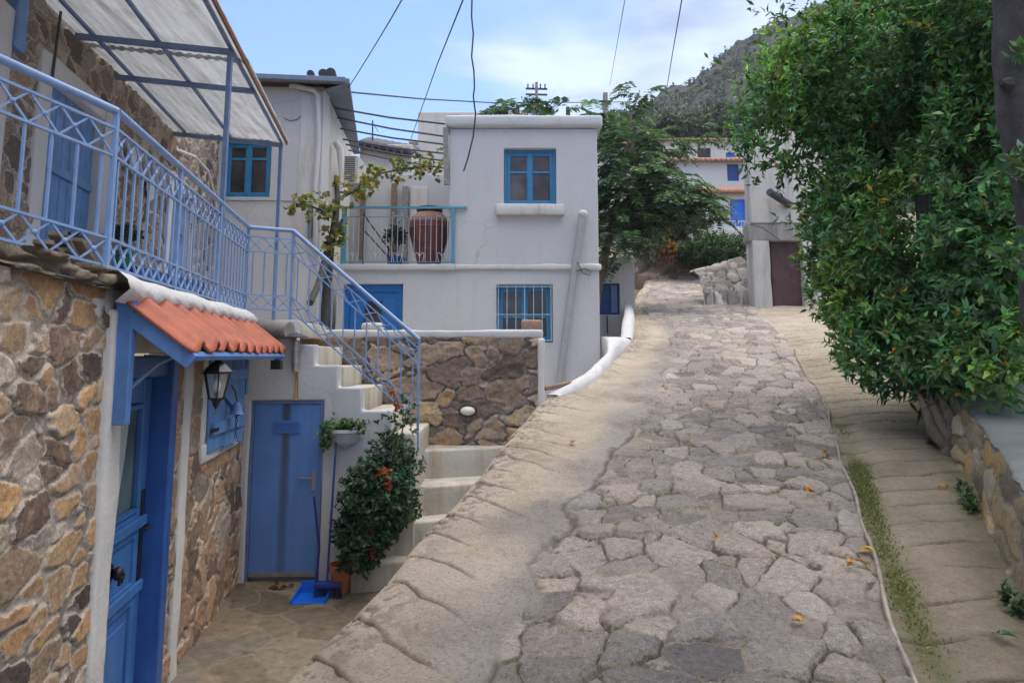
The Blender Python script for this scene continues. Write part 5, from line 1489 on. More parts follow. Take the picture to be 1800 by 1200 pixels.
for k in range(5):
    x = xa + (xb - xa) * (k + .5) / 5
    for s in (-1, 1):
        a = np.linspace(0, 1.6 * math.pi, 14)
        m_.tube([(x + s * (.075 - .055 * (1 - t / 5.03) * 1.0 * math.cos(t) - .02), ytr, za + .05 + .07 + .075 * math.sin(t)) for t in a], .006, 5)
        m_.tube([(x + s * (.06 - .04 * math.cos(t)), ytr, zb - .12 - .03 * math.sin(t)) for t in a], .005, 5)
m_.build('scrollwork', M['iron_white'], tr)
# clay jar on the terrace, and what stands round it
jx, jz = at(754, 450, 12.9)[0], ZS + .06
jar = thing('clay_jar', 'big brown red clay storage jar on the white house terrace', 'jar', (jx, 12.9, jz))
jh = at(754, 368, 12.9)[2] - jz
prof = [(.001, 0), (.18, 0), (.19, .03), (.265, .22), (.36, .52), (.395, .68), (.38, .78), (.31, .88), (.225, .94), (.205, .96)]
MB().lathe([(r, z * jh) for r, z in prof], (jx, 12.9, jz), 32).build('body', M['jar'], jar, smooth=True)
MB().lathe([(.388, .765 * jh), (.375, .80 * jh), (.30, .895 * jh), (.235, .938 * jh)], (jx, 12.9, jz), 32).build('shoulder_band', M['jar_band'], jar, smooth=True)
MB().lathe([(.20, .95 * jh), (.25, .965 * jh), (.25, 1.02 * jh), (.21, 1.03 * jh), (.19, .98 * jh), (.001, .97 * jh)], (jx, 12.9, jz), 32).build('rim', M['dark_metal'], jar, smooth=True)
for z_ in (.66, .30):
    MB().lathe([(np.interp(z_, [p[1] for p in prof], [p[0] for p in prof]) - .003, z_ * jh), (np.interp(z_ + .012, [p[1] for p in prof], [p[0] for p in prof]) + .010, (z_ + .012) * jh), (np.interp(z_ + .03, [p[1] for p in prof], [p[0] for p in prof]) - .003, (z_ + .03) * jh)], (jx, 12.9, jz), 32).build('ridge', M['jar'], jar, smooth=True)
blob_plant('potted_plant', 'dark potted shrub between the jar and the terrace rails', 'plant', (at(695, 440, 12.8)[0], 12.8, ZS + .30), .20, .62, 90, .09, .4, (.035, .05, .045), pot=(.15, .24, M['navy']))
blob_plant('hanging_plant', 'dark leafy plant behind the clay jar, rising above its rim', 'plant', (at(765, 370, 13.6)[0], 13.6, ZS + .55), .25, .55, 70, .12, .35, (.04, .06, .05), pot=(.15, .45, M['terracotta']))

# ---- walls and roofs seen between the two white houses
bw = thing('back_house', 'white back building with small doors behind the clay jar', 'house', (-2.4, 15.2, ZS))
Bf, Buz = front(15.0)
bl_, br_ = Buz(600, 380)[0], Buz(800, 380)[0]
wall_panel('wall', M['white'], Bf, bl_, br_, ZS - .1, Buz(700, 306)[1], .3, bw, [], seed=31)
for (a, b, y0, y1, mt) in ((690, 696, 325, 455, 'wood'), (709, 717, 330, 455, 'wood_grey'), (636, 641, 345, 455, 'wood')):
    q = rect((a, y0), (b, y1), Buz); MB().box((q[0], 14.86, max(q[2], ZS + .05)), (q[1], 14.96, q[3])).build('post', M[mt], bw)
q = rect((722, 330), (750, 455), Buz); MB().box((q[0], 14.93, ZS), (q[1], 14.99, q[3])).build('door', M['cream'], bw, bevel=.01)
m_ = MB()
a = at(640, 378, 14); b = at(685, 440, 14); m_.bar(a, b, .03); a2 = at(640, 405, 14); b2 = at(683, 452, 14); m_.bar(a2, b2, .03)
for px in (640, 683): m_.bar(at(px, 375 if px == 640 else 432, 14), (at(px, 400, 14)[0], 14, ZS + .05), .03)
tag(m_.build('stair_handrail', M['dark_metal']), 'dark steep handrail seen through the white terrace railing', 'handrail')
dh = thing('dark_roof_house', 'low house with a dark wavy tile roof between the white walls', 'house', (at(675, 330, 17)[0], 17.5, ZS))
Df, Duz = front(17.0)
q = rect((632, 282), (722, 370), Duz); wall_panel('wall', M['cream'], Df, q[0], q[1], ZS, q[3] + .42, .3, dh, [rect((640, 296), (650, 345), Duz)], seed=35)
ra, rb = at(628, 262, 16.8), at(718, 278, 16.8)
V = []
nn = 60
for i in range(nn):
    t = i / (nn - 1); 
    for j, (dy, dz) in enumerate(((0, 0), (.5, .22), (1.2, .5))):
        V.append(ra + (rb - ra) * t + np.array([0, dy, dz + .06 * abs(math.sin(t * math.pi * 7))]))
rf = np_mesh('roof', np.array(V), grid_faces(nn, 3, flip=True), M['slate'], dh)
s_ = rf.modifiers.new('t', 'SOLIDIFY'); s_.thickness = .16
ck = at(683, 262, 17.6); MB().lathe([(.17, -.3), (.17, .05), (.15, .1), (.001, .16)], ck, 12).build('chimney', M['grey_plaster'], rf, smooth=True)
m_ = MB(); c = at(655, 262, 17.2); t_ = at(655, 212, 17.2); m_.tube([c, t_], .02, 6); m_.bar(t_ + np.array([-.0, 0, -.05]), t_ + np.array([.15, 0, -.3]), .015); m_.bar(t_ + np.array([.0, 0, -.12]), t_ + np.array([.12, 0, -.12]), .012)
tag(m_.build('antenna', M['dark_metal']), 'thin antenna mast above the dark wavy roof', 'antenna')
ch = thing('cream_house', 'plain cream block house rising behind the white terrace', 'house', (at(820, 250, 20)[0], 21, ZS))
Cf, Cuz = front(20.0)
q = rect((735, 197), (930, 330), Cuz); wall_panel('wall', M['cream'], Cf, q[0], q[1], ZS, q[3], .4, ch, [], seed=37)
MB().box((q[0] + .05, 20.3, ZS), (q[0] + .3, 24, q[3] - .02)).build('side_wall', M['cream'], ch)
p_ = at(727, 300, 19.8); MB().tube([at(727, 250, 19.8), at(727, 330, 19.8)], .09, 8).build('downpipe', M['porcelain'], ch, smooth=True)
MB().box(at(720, 256, 19.9), at(735, 247, 19.6)).build('pipe_hopper', M['porcelain'], ch, bevel=.02)

# ================================================================== TALL WHITE HOUSE
YT = 11.4
Tf, Tuz = front(YT)
th = thing('tall_house', 'tall white plastered house with a dark gutter roof and turquoise window', 'house', (-4.2, YT, 0))
xt0 = WA + WB * YT - .3; xt1 = Tuz(566, 300)[0]
zt_ = Tuz(500, 152)[1]
w_t = rect((393, 246), (473, 346), Tuz)
wall_panel('wall', M['white'], Tf, xt0, xt1, -.5, zt_, .35, th, [w_t], seed=41)
casement(Tf, w_t, th, M['turq'], M['pane'], -.09, rail_at=.72)
sfx, sfz = frame(xt1 + .17 * YT - .0, -.17 * .6)
Tsf, _ = frame(xt1 + .10 * YT, -.10)
us0, us1_ = YT * math.hypot(.1, 1) + .02, 17.5 * math.hypot(.1, 1)
MB().obox(Tsf, us0, us1_, -.5, zt_ - .02, -.4, -.004).build('side_wall', M['white_worn'], th, bevel=.01, cut=.3, rough=.012, seed=43)
# eave: fascia + gutter to the front and the side, tiles on top
e0 = at(430, 133, YT - .25); e1 = at(608, 142, YT - .35)
m_ = MB(); m_.bar(e0 + np.array([-1.5, 0, .05]), e1, .12, .09)
e2 = at(628, 268, 17.0); m_.bar(e1, e2, .12, .09)
m_.build('gutter', M['gutter'], th, bevel=.01)
m_ = MB()
lo = [e0 + np.array([-1.5, .05, .03]), e1 + np.array([0, 0, .04]), e2 + np.array([0, 0, .04]), np.array([e0[0] - 1.5, 17, e2[2] + 1.4])]
ridge = np.array([-5.2, 15.0, zt_ + .62]); 
m_.add(lo + [ridge], [(0, 1, 4), (1, 2, 4), (2, 3, 4), (3, 0, 4), (0, 3, 2, 1)])
m_.build('roof', M['tile_old'], th)
for k, px in enumerate((553, 575, 588)):
    c = at(px, 137 - 2 * (k == 2), YT + .1); 
    MB().tube([c + np.array([0, -.25, -.03]), c + np.array([-.1, .35, .06])], [.085 - .02 * (k == 0)] * 2, 10).build('ridge_tile', M['slate'], th, smooth=True)
# soffit board under the side eave
m_ = MB(); s0 = e1 + np.array([-.02, 0, -.05]); s1 = e2 + np.array([-.02, 0, -.05])
m_.add([s0, s1, s1 + np.array([-.5, 0, 0]), s0 + np.array([-.5, .3, 0])], [(0, 1, 2, 3)]); m_.build('soffit', M['gutter'], th)
# rain pipes
MB().tube([Tf(*Tuz(517, 154), .10), Tf(*Tuz(556, 163), .10), Tf(*Tuz(562, 172), .10), Tf(*Tuz(562, 250), .07), Tf(*Tuz(556, 330), .07), Tf(*Tuz(556, 440), .07)], .045, 10).build('downpipe', M['white'], th, smooth=True)
MB().tube([Tf(*Tuz(517, 158), .10), Tf(*Tuz(517, 154), .10)], .055, 10).build('pipe_end', M['porcelain'], th, smooth=True)
MB().bar(Tf(*Tuz(549, 362), .10), Tf(*Tuz(548, 420), .10), .10, .06).build('meter_pipe', M['gutter'], th)
m_ = MB(); m_.tube([Tf(*Tuz(391, 352), .012), Tf(*Tuz(430, 354), .014), Tf(*Tuz(470, 353), .012), Tf(*Tuz(545, 355), .012)], .006, 5); m_.tube([Tf(*Tuz(500, 208), .012), Tf(*Tuz(510, 213), .014), Tf(*Tuz(522, 211), .014), Tf(*Tuz(530, 203), .012)], .006, 5)
m_.build('cable', M['wire'], th, smooth=True)
cam_x = np.array(Tf(*Tuz(501, 237), .02))
# air conditioner, hung on the side wall past the corner
acp = at(617, 298, 12.6)
ac = thing('air_conditioner', 'boxy cream air conditioner unit on the side of the tall white house', 'air conditioner', acp + np.array([0, 0, -.3]))
hw, hh = .135, .27
MB().box(acp + np.array([-hw, 0, -hh]), acp + np.array([hw, .75, hh])).build('case', M['ac'], ac, bevel=.012)
m_ = MB()
for k in range(12): z = acp[2] - hh + .04 + k * .042; m_.box((acp[0] - hw + .02, acp[1] - .014, z), (acp[0] + hw - .06, acp[1] - .002, z + .014))
m_.build('grille', M['dark_metal'], ac)
for y_ in (.1, .6): MB().box(acp + np.array([-hw - .25, y_, -hh - .04]), acp + np.array([hw, y_ + .05, -hh - .003])).build('bracket', M['steel'], ac)
MB().tube([at(590, 250, 12.2), at(598, 262, 12.2), at(600, 300, 12.2), at(598, 330, 12.2)], [.06, .075, .05, .045], 8).build('duct', M['cream'], ac, smooth=True)

# trellis rods between the tall house and the white house
for k, (y0, y1) in enumerate([(190, 218), (207, 240), (226, 254), (245, 270), (254, 283), (264, 296)]):
    Yk = 12.1 + k * .42
    a = at(588 + k * 5, y0, Yk); b = at(782, y1, Yk)
    mid = (a + b) / 2 + np.array([0, 0, -.03])
    lab = ['topmost', 'second from the top', 'third from the top', 'fourth from the top', 'fifth from the top', 'lowest'][k]
    tag(MB().tube([a, mid, b], .018, 6).build('trellis_rod', M['wire'], smooth=True), f'thin dark trellis rod spanning the gap between white houses, {lab} of six', 'rod', 'trellis rods over the terrace')

# ================================================================== VINE
vb = at(572, 462, 11.0); vb[2] = 2.02
vine = thing('grape_vine', 'old grape vine with yellowing leaves climbing up to the trellis', 'vine', vb)
path = [vb, at(580, 440, 11.0), at(588, 395, 11.0), at(594, 350, 11.1), at(590, 310, 11.3)]
arm1 = [at(592, 372, 11.0), at(570, 372, 10.9), at(545, 362, 10.8), at(520, 358, 10.8)]
arm2 = [at(592, 352, 11.1), at(630, 330, 11.4), at(670, 305, 11.8), at(710, 296, 12.2), at(745, 294, 12.6), at(780, 292, 12.8)]
arm3 = [at(590, 395, 11.0), at(586, 420, 10.95), at(580, 440, 10.9)]
m_ = MB(); m_.tube(path, [.075, .07, .06, .05, .03], 8); m_.tube([at(572, 450, 10.95), at(596, 400, 10.95), at(602, 385, 10.95)], [.05, .04, .02], 7)
m_.tube(arm1, [.03, .022, .015, .008], 6); m_.tube(arm2, [.035, .03, .02, .016, .01, .006], 6)
m_.tube([at(572, 462, 10.9), at(560, 500, 10.3), at(545, 532, 9.6)], [.07, .055, .05], 8)
m_.build('trunk', M['bark'], vine, smooth=True, rough=.012, cut=.05)
cs = []
for arm, n_, sp in ((arm1, 44, .10), (arm2, 120, .14), (arm3, 34, .11)):
    arm = np.array(arm)
    for k in range(n_):
        t = rng.random() * (len(arm) - 1); i = min(int(t), len(arm) - 2); cs.append(arm[i] + (arm[i + 1] - arm[i]) * (t - i) + rng.normal(size=3) * sp * np.array([1, .7, .8]))
cs = np.array(cs); n_ = len(cs)
a = rosettes(cs, rand_dirs(n_), 4, .10, .85, (.13, .15, .035), 1.2, .35, (.28, .20, .04), .28)
leaves('foliage', *a, M['leaf_soft'], vine)

# ================================================================== KERB, ANNEX, RIGHT SIDE
def band(name, inner, outer, h, label, cat, seed, dz=.02, mat_=None):
    """raised whitewashed edging between two curves on the road"""
    def res(c, n=70):
        c = np.array(c); s = np.concatenate([[0], np.cumsum(np.linalg.norm(np.diff(c, axis=0), axis=1))]); t = np.linspace(0, s[-1], n)
        return np.stack([np.interp(t, s, c[:, k]) for k in range(3)], 1)
    I, O = res(inner), res(outer); n = len(I); V = []
    for i in range(n):
        nz = float(fbm(np.array([i * .22]), np.array([seed * 1.7]), seed=seed, oct=4)[0])
        nz2 = float(fbm(np.array([i * .3 + 50]), np.array([seed * 1.7]), seed=seed, oct=4)[0])
        a, b = I[i].copy(), O[i].copy(); d = (a - b); w = np.linalg.norm(d[:2]); d = d / max(w, 1e-6)
        b = b - d * (.03 * nz + .0); a = a + d * .015 * nz2
        te = min(1, i / 9, (n - 1 - i) / 9) ; hk = h; h_ = h * te
        V += [a + np.array([0, 0, -.9]), a + np.array([0, 0, h_ * .85]), a * .75 + b * .25 + np.array([0, 0, h_ + .006 * nz]), (a + b) / 2 + np.array([0, 0, h_ * .95 + .008 * nz2]), a * .2 + b * .8 + np.array([0, 0, h_ * .8 + .008 * nz]), b + np.array([0, 0, dz * te - .05 * (1 - te)]), b + np.array([0, 0, -.5])]
    o = np_mesh(name, np.array(V), np.concatenate([grid_faces(n, 7, flip=True), [[0, 1, 5, 6], [1, 2, 4, 5]], [[(n - 1) * 7 + k for k in (6, 5, 1, 0)], [(n - 1) * 7 + k for k in (5, 4, 2, 1)]]]), mat_ or M['kerb_paint'])
    tag(o, label, cat); return o
inner = [onroad(*p) for p in ((962, 693), (1000, 684), (1028, 668))] + [np.array([1.52, 10.9, 1.58]), np.array([1.60, 11.6, 1.75]), np.array([1.62, 12.4, 1.95])]
outer = [onroad(*p) for p in ((985, 694), (1022, 684), (1052, 665), (1072, 640), (1086, 612))] + [np.array([2.16, 12.3, 1.93])]
band('kerb', inner, outer, .10, 'whitewashed curved kerb at the foot of the white house corner', 'kerb', 3)
yk = np.arange(12.5, 18.4, .5)
inner = [np.array([float(EL(y)) - .16, y, float(zr(y)) - .01]) for y in yk]
outer = [np.array([float(EL(y)) + .07, y, float(zr(y)) - .01]) for y in yk]
band('kerb', inner, outer, .17, 'short rough whitewashed kerb below the little white annex', 'kerb', 8)
# brown plank at the foot of the house
a = onroad(957, 692); b = onroad(1022, 678)
tag(MB().bar(a + np.array([-.02, .05, .06]), b + np.array([0, .05, .06]), .12, .05).build('wooden_plank', M['wood'], bevel=.006), 'dark plank lying against the drainpipe foot at the road edge', 'plank')
# annex
YX = 18.0
Xf, Xuz = front(YX)
an = thing('annex', 'little white annex with a navy door half hidden under the feathery tree', 'house', (2.6, YX, 1.6))
q = rect((1040, 462), (1119, 640), Xuz); dq = rect((1046, 498), (1090, 553), Xuz)
wall_panel('wall', M['white_worn'], Xf, q[0], q[1], 1.2, q[3], .3, an, [dq], seed=47)
MB().box((q[1] - .3, YX + .3, 1.2), (q[1] - .012, YX + 3.4, q[3] + .0)).build('side_wall', M['white_worn'], an, bevel=.02, cut=.3, rough=.02)
MB().box((q[0], YX - .04, q[3] + .003), (q[1] + .05, YX + 3.4, q[3] + .14)).build('roof_slab', M['white_worn'], an, bevel=.02, cut=.2, rough=.02)
nd_ = MB().box((dq[0], YX + .12, dq[2]), (dq[1], YX + .17, dq[3])).build('door', M['navy'], an)
MB().box((dq[1] - .22, YX + .08, dq[2] + .05), (dq[1] - .05, YX + .118, dq[3] - .05)).build('shutter', M['canopy_blue'], nd_, bevel=.01)
MB().tube([(dq[1] - .35, YX - .03, dq[2] - .03), (dq[1] - .34, YX - .03, dq[2] - .5)], .018, 6).build('pipe', M['dark_metal'], an)

# ---- right retaining wall with plaster ledge
def right_wall():
    ys = np.arange(1.0, 8.6, .05); n = len(ys)
    rw = thing('retaining_wall', 'low yellowed stone retaining wall below the bay tree on the right', 'wall', (float(WR(5)), 5, float(zr(5))))
    prof_d = [0.0, .03, .05, .09, .12]; hs = [-.15, .12, .28, .40, .46]
    U, K = np.meshgrid(ys, np.linspace(0, 1, 34), indexing='ij')
    H = .47 + .04 * fbm(U * .9, U * 0 + 2, seed=301, oct=3)
    Zl = -.15 + (H + .15) * K
    e, r1, r2, da, db = stone_field(U, Zl, .36, .15, 305, warp=.35)
    X = WR(U) + .13 * K - sstep(e, .004, .018) * .022 * (.4 + r2) - fbm(U * 5, Zl * 5, seed=307, oct=4) * .02
    Z = zr(U) + Zl
    np_mesh('stone_face', np.stack([X, U, Z], -1).reshape(-1, 3), grid_faces(n, 34, flip=True), M['wall_yellow'], rw, {'edge': e.ravel(), 'rnd': np.stack([r1.ravel(), r2.ravel()], 1)})
    W = np.linspace(0, 1, 40); U, K = np.meshgrid(ys, W, indexing='ij')
    X = WR(U) + .115 + 3.6 * K
    Z = zr(U) + .475 + .04 * fbm(U * .9, U * 0 + 2, seed=301, oct=3) + .03 * fbm(X * 1.2, U * 1.2, seed=309) * K - .05 * np.exp(-K / .01)
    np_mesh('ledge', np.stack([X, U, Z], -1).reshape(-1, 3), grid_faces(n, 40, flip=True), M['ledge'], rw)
M['wall_yellow'] = stone_mat('yellowed_rubble', [(0, (.15, .13, .095)), (.4, (.25, .20, .12)), (.7, (.36, .25, .09)), (1, (.28, .25, .20))], (.25, .225, .18), (.13, .13, .10), .004, .014)[0]
right_wall()

# ---- grey house on the right
YG = 18.3
Gf, Guz = front(YG)
gh = thing('grey_house', 'pale grey rendered house with a rusty brown door and a concrete pillar', 'house', (8, YG, 2.6))
q = rect((1313, 222), (1560, 392), Guz)
wall_panel('wall', M['grey_plaster'], Gf, q[0], q[1], q[2], q[3], .4, gh, [], seed=51, rough=.03)
MB().prism([(q[0] + .02, YG + .4), (q[0] + 1.5, YG + 4), (q[0] + 3, YG + 4), (q[0] + 1, YG + .4)], 2.0, q[3]).build('side_wall', M['grey_plaster'], gh)
q2 = rect((1313, 392), (1560, 423), Guz)
MB().box((q2[0] + .04, YG + .03, q2[2]), (q2[1], YG + .5, q2[3] - .003)).build('beam', M['grey_raw'], gh, bevel=.02, cut=.12, rough=.03, seed=52)
q3 = rect((1322, 424), (1359, 540), Guz)
MB().box((q3[0], YG + .02, 2.4), (q3[1], YG + .5, q3[3] + .04)).build('pillar', M['grey_plaster'], gh, bevel=.03, cut=.10, rough=.03, seed=53)
q4 = rect((1360, 424), (1416, 527), Guz)
MB().box((q4[0], YG + .22, 2.5), (q4[1], YG + .28, q4[3])).build('door', M['brown_door'], gh, bevel=.01)
MB().box((q4[1] + .01, YG + .02, 2.4), (q4[1] + 2.2, YG + .5, q4[3] + .04)).build('lower_wall', M['grey_plaster'], gh, bevel=.02, cut=.2, rough=.03, seed=54)
a, b = at(1346, 341, YG - .25), at(1388, 360, YG - .05)
MB().tube([a + np.array([0, -.25, 0]), b], .10, 12).build('spout', M['dark_metal'], gh, smooth=True)
MB().tube([at(1318, 395, YG - .1), at(1340, 400, YG - .1), at(1375, 425, YG - .1)], .012, 5).build('cable', M['wire'], gh, smooth=True)

# ---- rubble heap and stone bank at the top of the road
def heap(name, label, cat, px0, px1, pyt0, pyt1, pyb, Yb, depth, material, seed, cu=.28, cv=.2):
    n, k = 70, 40
    S, T_ = np.meshgrid(np.linspace(0, 1, n), np.linspace(0, 1, k), indexing='ij')
    a, b = at(px0, pyb, Yb), at(px1, pyb, Yb)
    H0, H1 = at(px0, pyt0, Yb + depth * .6)[2] - a[2], at(px1, pyt1, Yb + depth * .6)[2] - b[2]
    H = H0 + (H1 - H0) * S
    X = a[0] + (b[0] - a[0]) * S; Y = Yb + depth * T_; Z0 = a[2] - .5
    h = H * np.interp(T_, [0, .35, .6, 1], [0, .8, 1, 1.05])
    e, r1, r2, da, db = stone_field(X, Y * .6 + h, cu, cv, seed, warp=.4, wvar=.6)
    d = sstep(e, 0, .04) * .10 * (.3 + r2)
    P = np.stack([X + .04 * fbm(X * 6, Y * 6, seed=seed), Y - d * .5, a[2] + h + d * .7 - .35 * (1 - sstep(T_, 0, .04))], -1)
    o = np_mesh(name, P.reshape(-1, 3), grid_faces(n, k, flip=False), material, None, {'edge': e.ravel(), 'rnd': np.stack([r1.ravel(), r2.ravel()], 1)})
    return tag(o, label, cat)
heap('rubble_heap', 'pale heap of rubble stones beside the grey house pillar', 'rubble', 1238, 1330, 478, 455, 522, 18.8, 1.6, M['rubble'], 401)
M['bank'] = stone_mat('earthy_stone_bank', [(0, (.12, .085, .06)), (.6, (.20, .145, .105)), (1, (.33, .28, .24))], (.13, .09, .065), (.09, .06, .045), .004, .03)[0]
heap('stone_bank', 'brown dry stone bank across the top of the road', 'bank', 1095, 1330, 464, 446, 494, 25.6, 2.2, M['bank'], 405, .5, .3)

# ================================================================== FAR HOUSES
def far_house(name, label, r, Y, wallm, roofm=None, openings=(), parapet=0, loc_z=3.5):
    f_, uz_ = front(Y)
    q = rect((r[0], r[1]), (r[2], r[3]), uz_)
    t = thing(name, label, 'house', ((q[0] + q[1]) / 2, Y, q[2]), 'village houses up the hill')
    hs = [rect((o[0], o[1]), (o[2], o[3]), uz_) for o in openings]
    wall_panel('wall', wallm, f_, q[0], q[1], q[2] - 1.5, q[3], .3, t, hs, res=.6, rough=.02, seed=int(r[0]))
    MB().box((q[0] + .02, Y + .3, q[2] - 1.5), (q[1] - .02, Y + 4.5, q[3] - .03)).build('back_wall', wallm, t)
    for o, h in zip(openings, hs):
        MB().box((h[0], Y + .14, h[2]), (h[1], Y + .2, h[3])).build(o[5] if len(o) > 5 else 'window', o[4], t)
    if roofm is not None:
        nn, kk = 80, 6; V = []
        for i in range(nn):
            for j in range(kk):
                x = q[0] - .2 + (q[1] - q[0] + .4) * i / (nn - 1); s = j / (kk - 1)
                V.append((x, Y - .3 + 2.4 * s, q[3] + .02 + .75 * s + .05 * math.sin(i * math.pi / 2)))
        rf = np_mesh('roof', np.array(V), grid_faces(nn, kk), roofm, t)
        s_ = rf.modifiers.new('t', 'SOLIDIFY'); s_.thickness = .12
    return t
far_house('village_house', 'white house with a bright blue door under old red tiles', (1238, 338, 1345, 415), 30, M['white_worn'], M['tile_old'], [(1283, 350, 1312, 398, M['far_blue'], 'door')])
far_house('village_house', 'small white house with a dark balcony door above the tiled roof', (1180, 283, 1345, 330), 36, M['white'], M['tile_old'], [(1278, 288, 1300, 318, M['navy'], 'door')])
far_house('village_house', 'brown stone house with dark windows high under the hill', (1145, 247, 1330, 284), 44, M['cream'], M['tile_old'], [(1192, 262, 1207, 281, M['slate']), (1226, 260, 1250, 282, M['slate']), (1276, 268, 1292, 280, M['far_blue'])])
far_house('village_house', 'red roofed cottage mostly hidden in the feathery tree', (1050, 255, 1110, 330), 40, M['cream'], M['tile'], [])
# garden wall and picket rail in front of them
gw = rect((1130, 402), (1345, 430), front(27.6)[1])
tag(MB().box((gw[0], 27.6, gw[2] - 1.2), (gw[1], 27.95, gw[3])).build('garden_wall', M['grey_plaster'], bevel=.03, cut=.3, rough=.05, seed=61), 'grey garden wall below the blue door house at the top of the road', 'wall')
m_ = MB(); pk = thing('picket_rail', 'thin white picket rail in front of the far blue door', 'railing', at(1290, 405, 29))
for k in range(14):
    p = at(1258 + k * 5, 410, 29); q_ = at(1258 + k * 5, 388, 29); m_.bar(p, q_, .03)
m_.bar(at(1255, 389, 29), at(1325, 389, 29), .05); m_.bar(at(1255, 409, 29), at(1325, 409, 29), .05); m_.build('pickets', M['white'], pk)

# ================================================================== TREES AND SHRUBS
def lobes_sample(lobes, n, inner=.55):
    vol = np.array([l[3] * l[4] * l[5] * (l[6] if len(l) > 6 else 1) for l in lobes]); k = rng.choice(len(lobes), n, p=vol / vol.sum())
    Lb = np.array([l[:6] for l in lobes])[k]
    d = rand_dirs(n); r = (inner ** 3 + (1 - inner ** 3) * rng.random(n)) ** (1 / 3)
    bumpy = 1 + .22 * fbm(d[:, 0] * 2.4 + k * 7, d[:, 1] * 2.4, d[:, 2] * 2.4, seed=77, oct=3)
    return Lb[:, :3] + d * (r * bumpy)[:, None] * Lb[:, 3:6], d

def px_lobe(px, py, Y, rx, rz, ry=None, w=1.):
    c = at(px, py, Y); k = Y / FOC
    return (c[0], c[1], c[2], rx * k, (ry if ry else rx) * k, rz * k, w)

# --- bay tree on the right
bay = thing('bay_tree', 'large dense evergreen bay tree overhanging the right side of the road', 'tree', (5.0, 7.3, 1.35))
lob = [px_lobe(1640, 400, 7.4, 190, 290), px_lobe(1500, 445, 8.2, 92, 140), px_lobe(1470, 345, 8.6, 70, 70), px_lobe(1570, 130, 7.6, 200, 160), px_lobe(1440, 150, 8.2, 130, 110, 100, .62), px_lobe(1370, 235, 8.6, 90, 78, 60, .62), px_lobe(1330, 200, 8.8, 50, 60, 50, .4),
       px_lobe(1590, 600, 7.0, 120, 92), px_lobe(1740, 330, 6.2, 120, 330), px_lobe(1740, 620, 5.9, 95, 100), px_lobe(1760, 60, 6.4, 170, 150), px_lobe(1400, 60, 7.8, 70, 55, 60, .35), px_lobe(1540, 540, 7.8, 80, 90), px_lobe(1680, 560, 6.8, 110, 150)]
cs, d = lobes_sample(lob, 15500, .6)
hole = fbm(cs[:, 0] * 1.5, cs[:, 1] * 1.5, cs[:, 2] * 1.5, seed=88, oct=3)
keep = (hole > -.34) | (rng.random(len(hole)) < .12)
cs, d = cs[keep], d[keep]
ax = d * .8 + np.array([-.1, -.25, .35]); ax /= np.linalg.norm(ax, axis=1, keepdims=True)
P, D, N, Ln, Wr, C = rosettes(cs, ax, 7, .097, .40, (.082, .185, .066), 1.0, .38, (.50, .25, .02), .010)
warm = sstep(fbm(P[:, 0] * .9, P[:, 1] * .9, P[:, 2] * .9, seed=99, oct=2), .05, .5)[:, None]
C = C * (1 + warm * np.array([.9, .45, -.2]))
m_ = MB(); b0 = np.array([4.55, 7.0, 1.2])
m_.tube([b0, at(1650, 640, 7.1), at(1640, 500, 7.3), at(1620, 330, 7.5), at(1590, 150, 7.6)], [.16, .13, .11, .08, .03], 10)
m_.tube([at(1655, 680, 7.0), at(1700, 420, 6.9), at(1705, 300, 6.8), at(1740, 120, 6.6)], [.11, .09, .07, .03], 9)
m_.tube([at(1640, 520, 7.3), at(1560, 460, 7.8), at(1490, 420, 8.2)], [.07, .05, .02], 8)
for pts in ([(1600, 260, 7.5), (1500, 175, 8.0), (1440, 205, 8.3), (1370, 235, 8.6)], [(1600, 250, 7.5), (1520, 150, 7.9), (1440, 80, 8.0), (1370, 30, 8.0)], [(1500, 175, 8.0), (1430, 210, 8.2), (1385, 290, 8.5), (1372, 318, 8.5)], [(1600, 300, 7.6), (1470, 250, 8.3), (1410, 275, 8.6), (1340, 300, 8.8)]):
    m_.tube([at(*p) for p in pts], [.05, .028, .016, .007], 7)
m_.build('trunk', M['bark_brown'], bay, smooth=True, rough=.02, cut=.09)
# long lax shoots that hang free of the crown, part of the same tree
tw = []
for (px, py, Y, dx, dy, n_) in [(1345, 25, 7.9, -.5, .1, 10), (1400, 15, 7.9, -.3, .5, 9), (1275, 120, 8.6, -.4, .1, 7), (1310, 190, 8.7, -.5, -.1, 12), (1300, 240, 8.8, -.4, -.3, 12), (1340, 300, 8.8, -.4, -.5, 12), (1375, 310, 8.6, -.2, -.8, 12), (1420, 300, 8.4, -.4, -.5, 12), (1330, 160, 8.6, -.5, .2, 12), (1440, 330, 8.4, -.5, -.3, 10), (1395, 395, 8.8, -.5, .2, 10), (1355, 215, 8.7, -.4, -.3, 14), (1315, 275, 8.8, -.2, -.6, 10), (1375, 20, 7.8, -.1, .6, 10), (1420, -5, 7.8, -.2, .6, 8)]:
    c = at(px, py, Y); v = np.array([dx, -.1, dy]); v /= np.linalg.norm(v)
    for k in range(n_): tw.append(np.concatenate([c + v * (k / n_ - .5) * .55 + rng.normal(size=3) * .02, v]))
tw = np.array(tw)
shoots = rosettes(tw[:, :3], tw[:, 3:], 3, .115, .33, (.052, .095, .05), 1.1, .25)
leaves('crown', *[np.concatenate([p, q_]) for p, q_ in zip((P, D, N, Ln, Wr, C), shoots)], M['leaf'], bay)
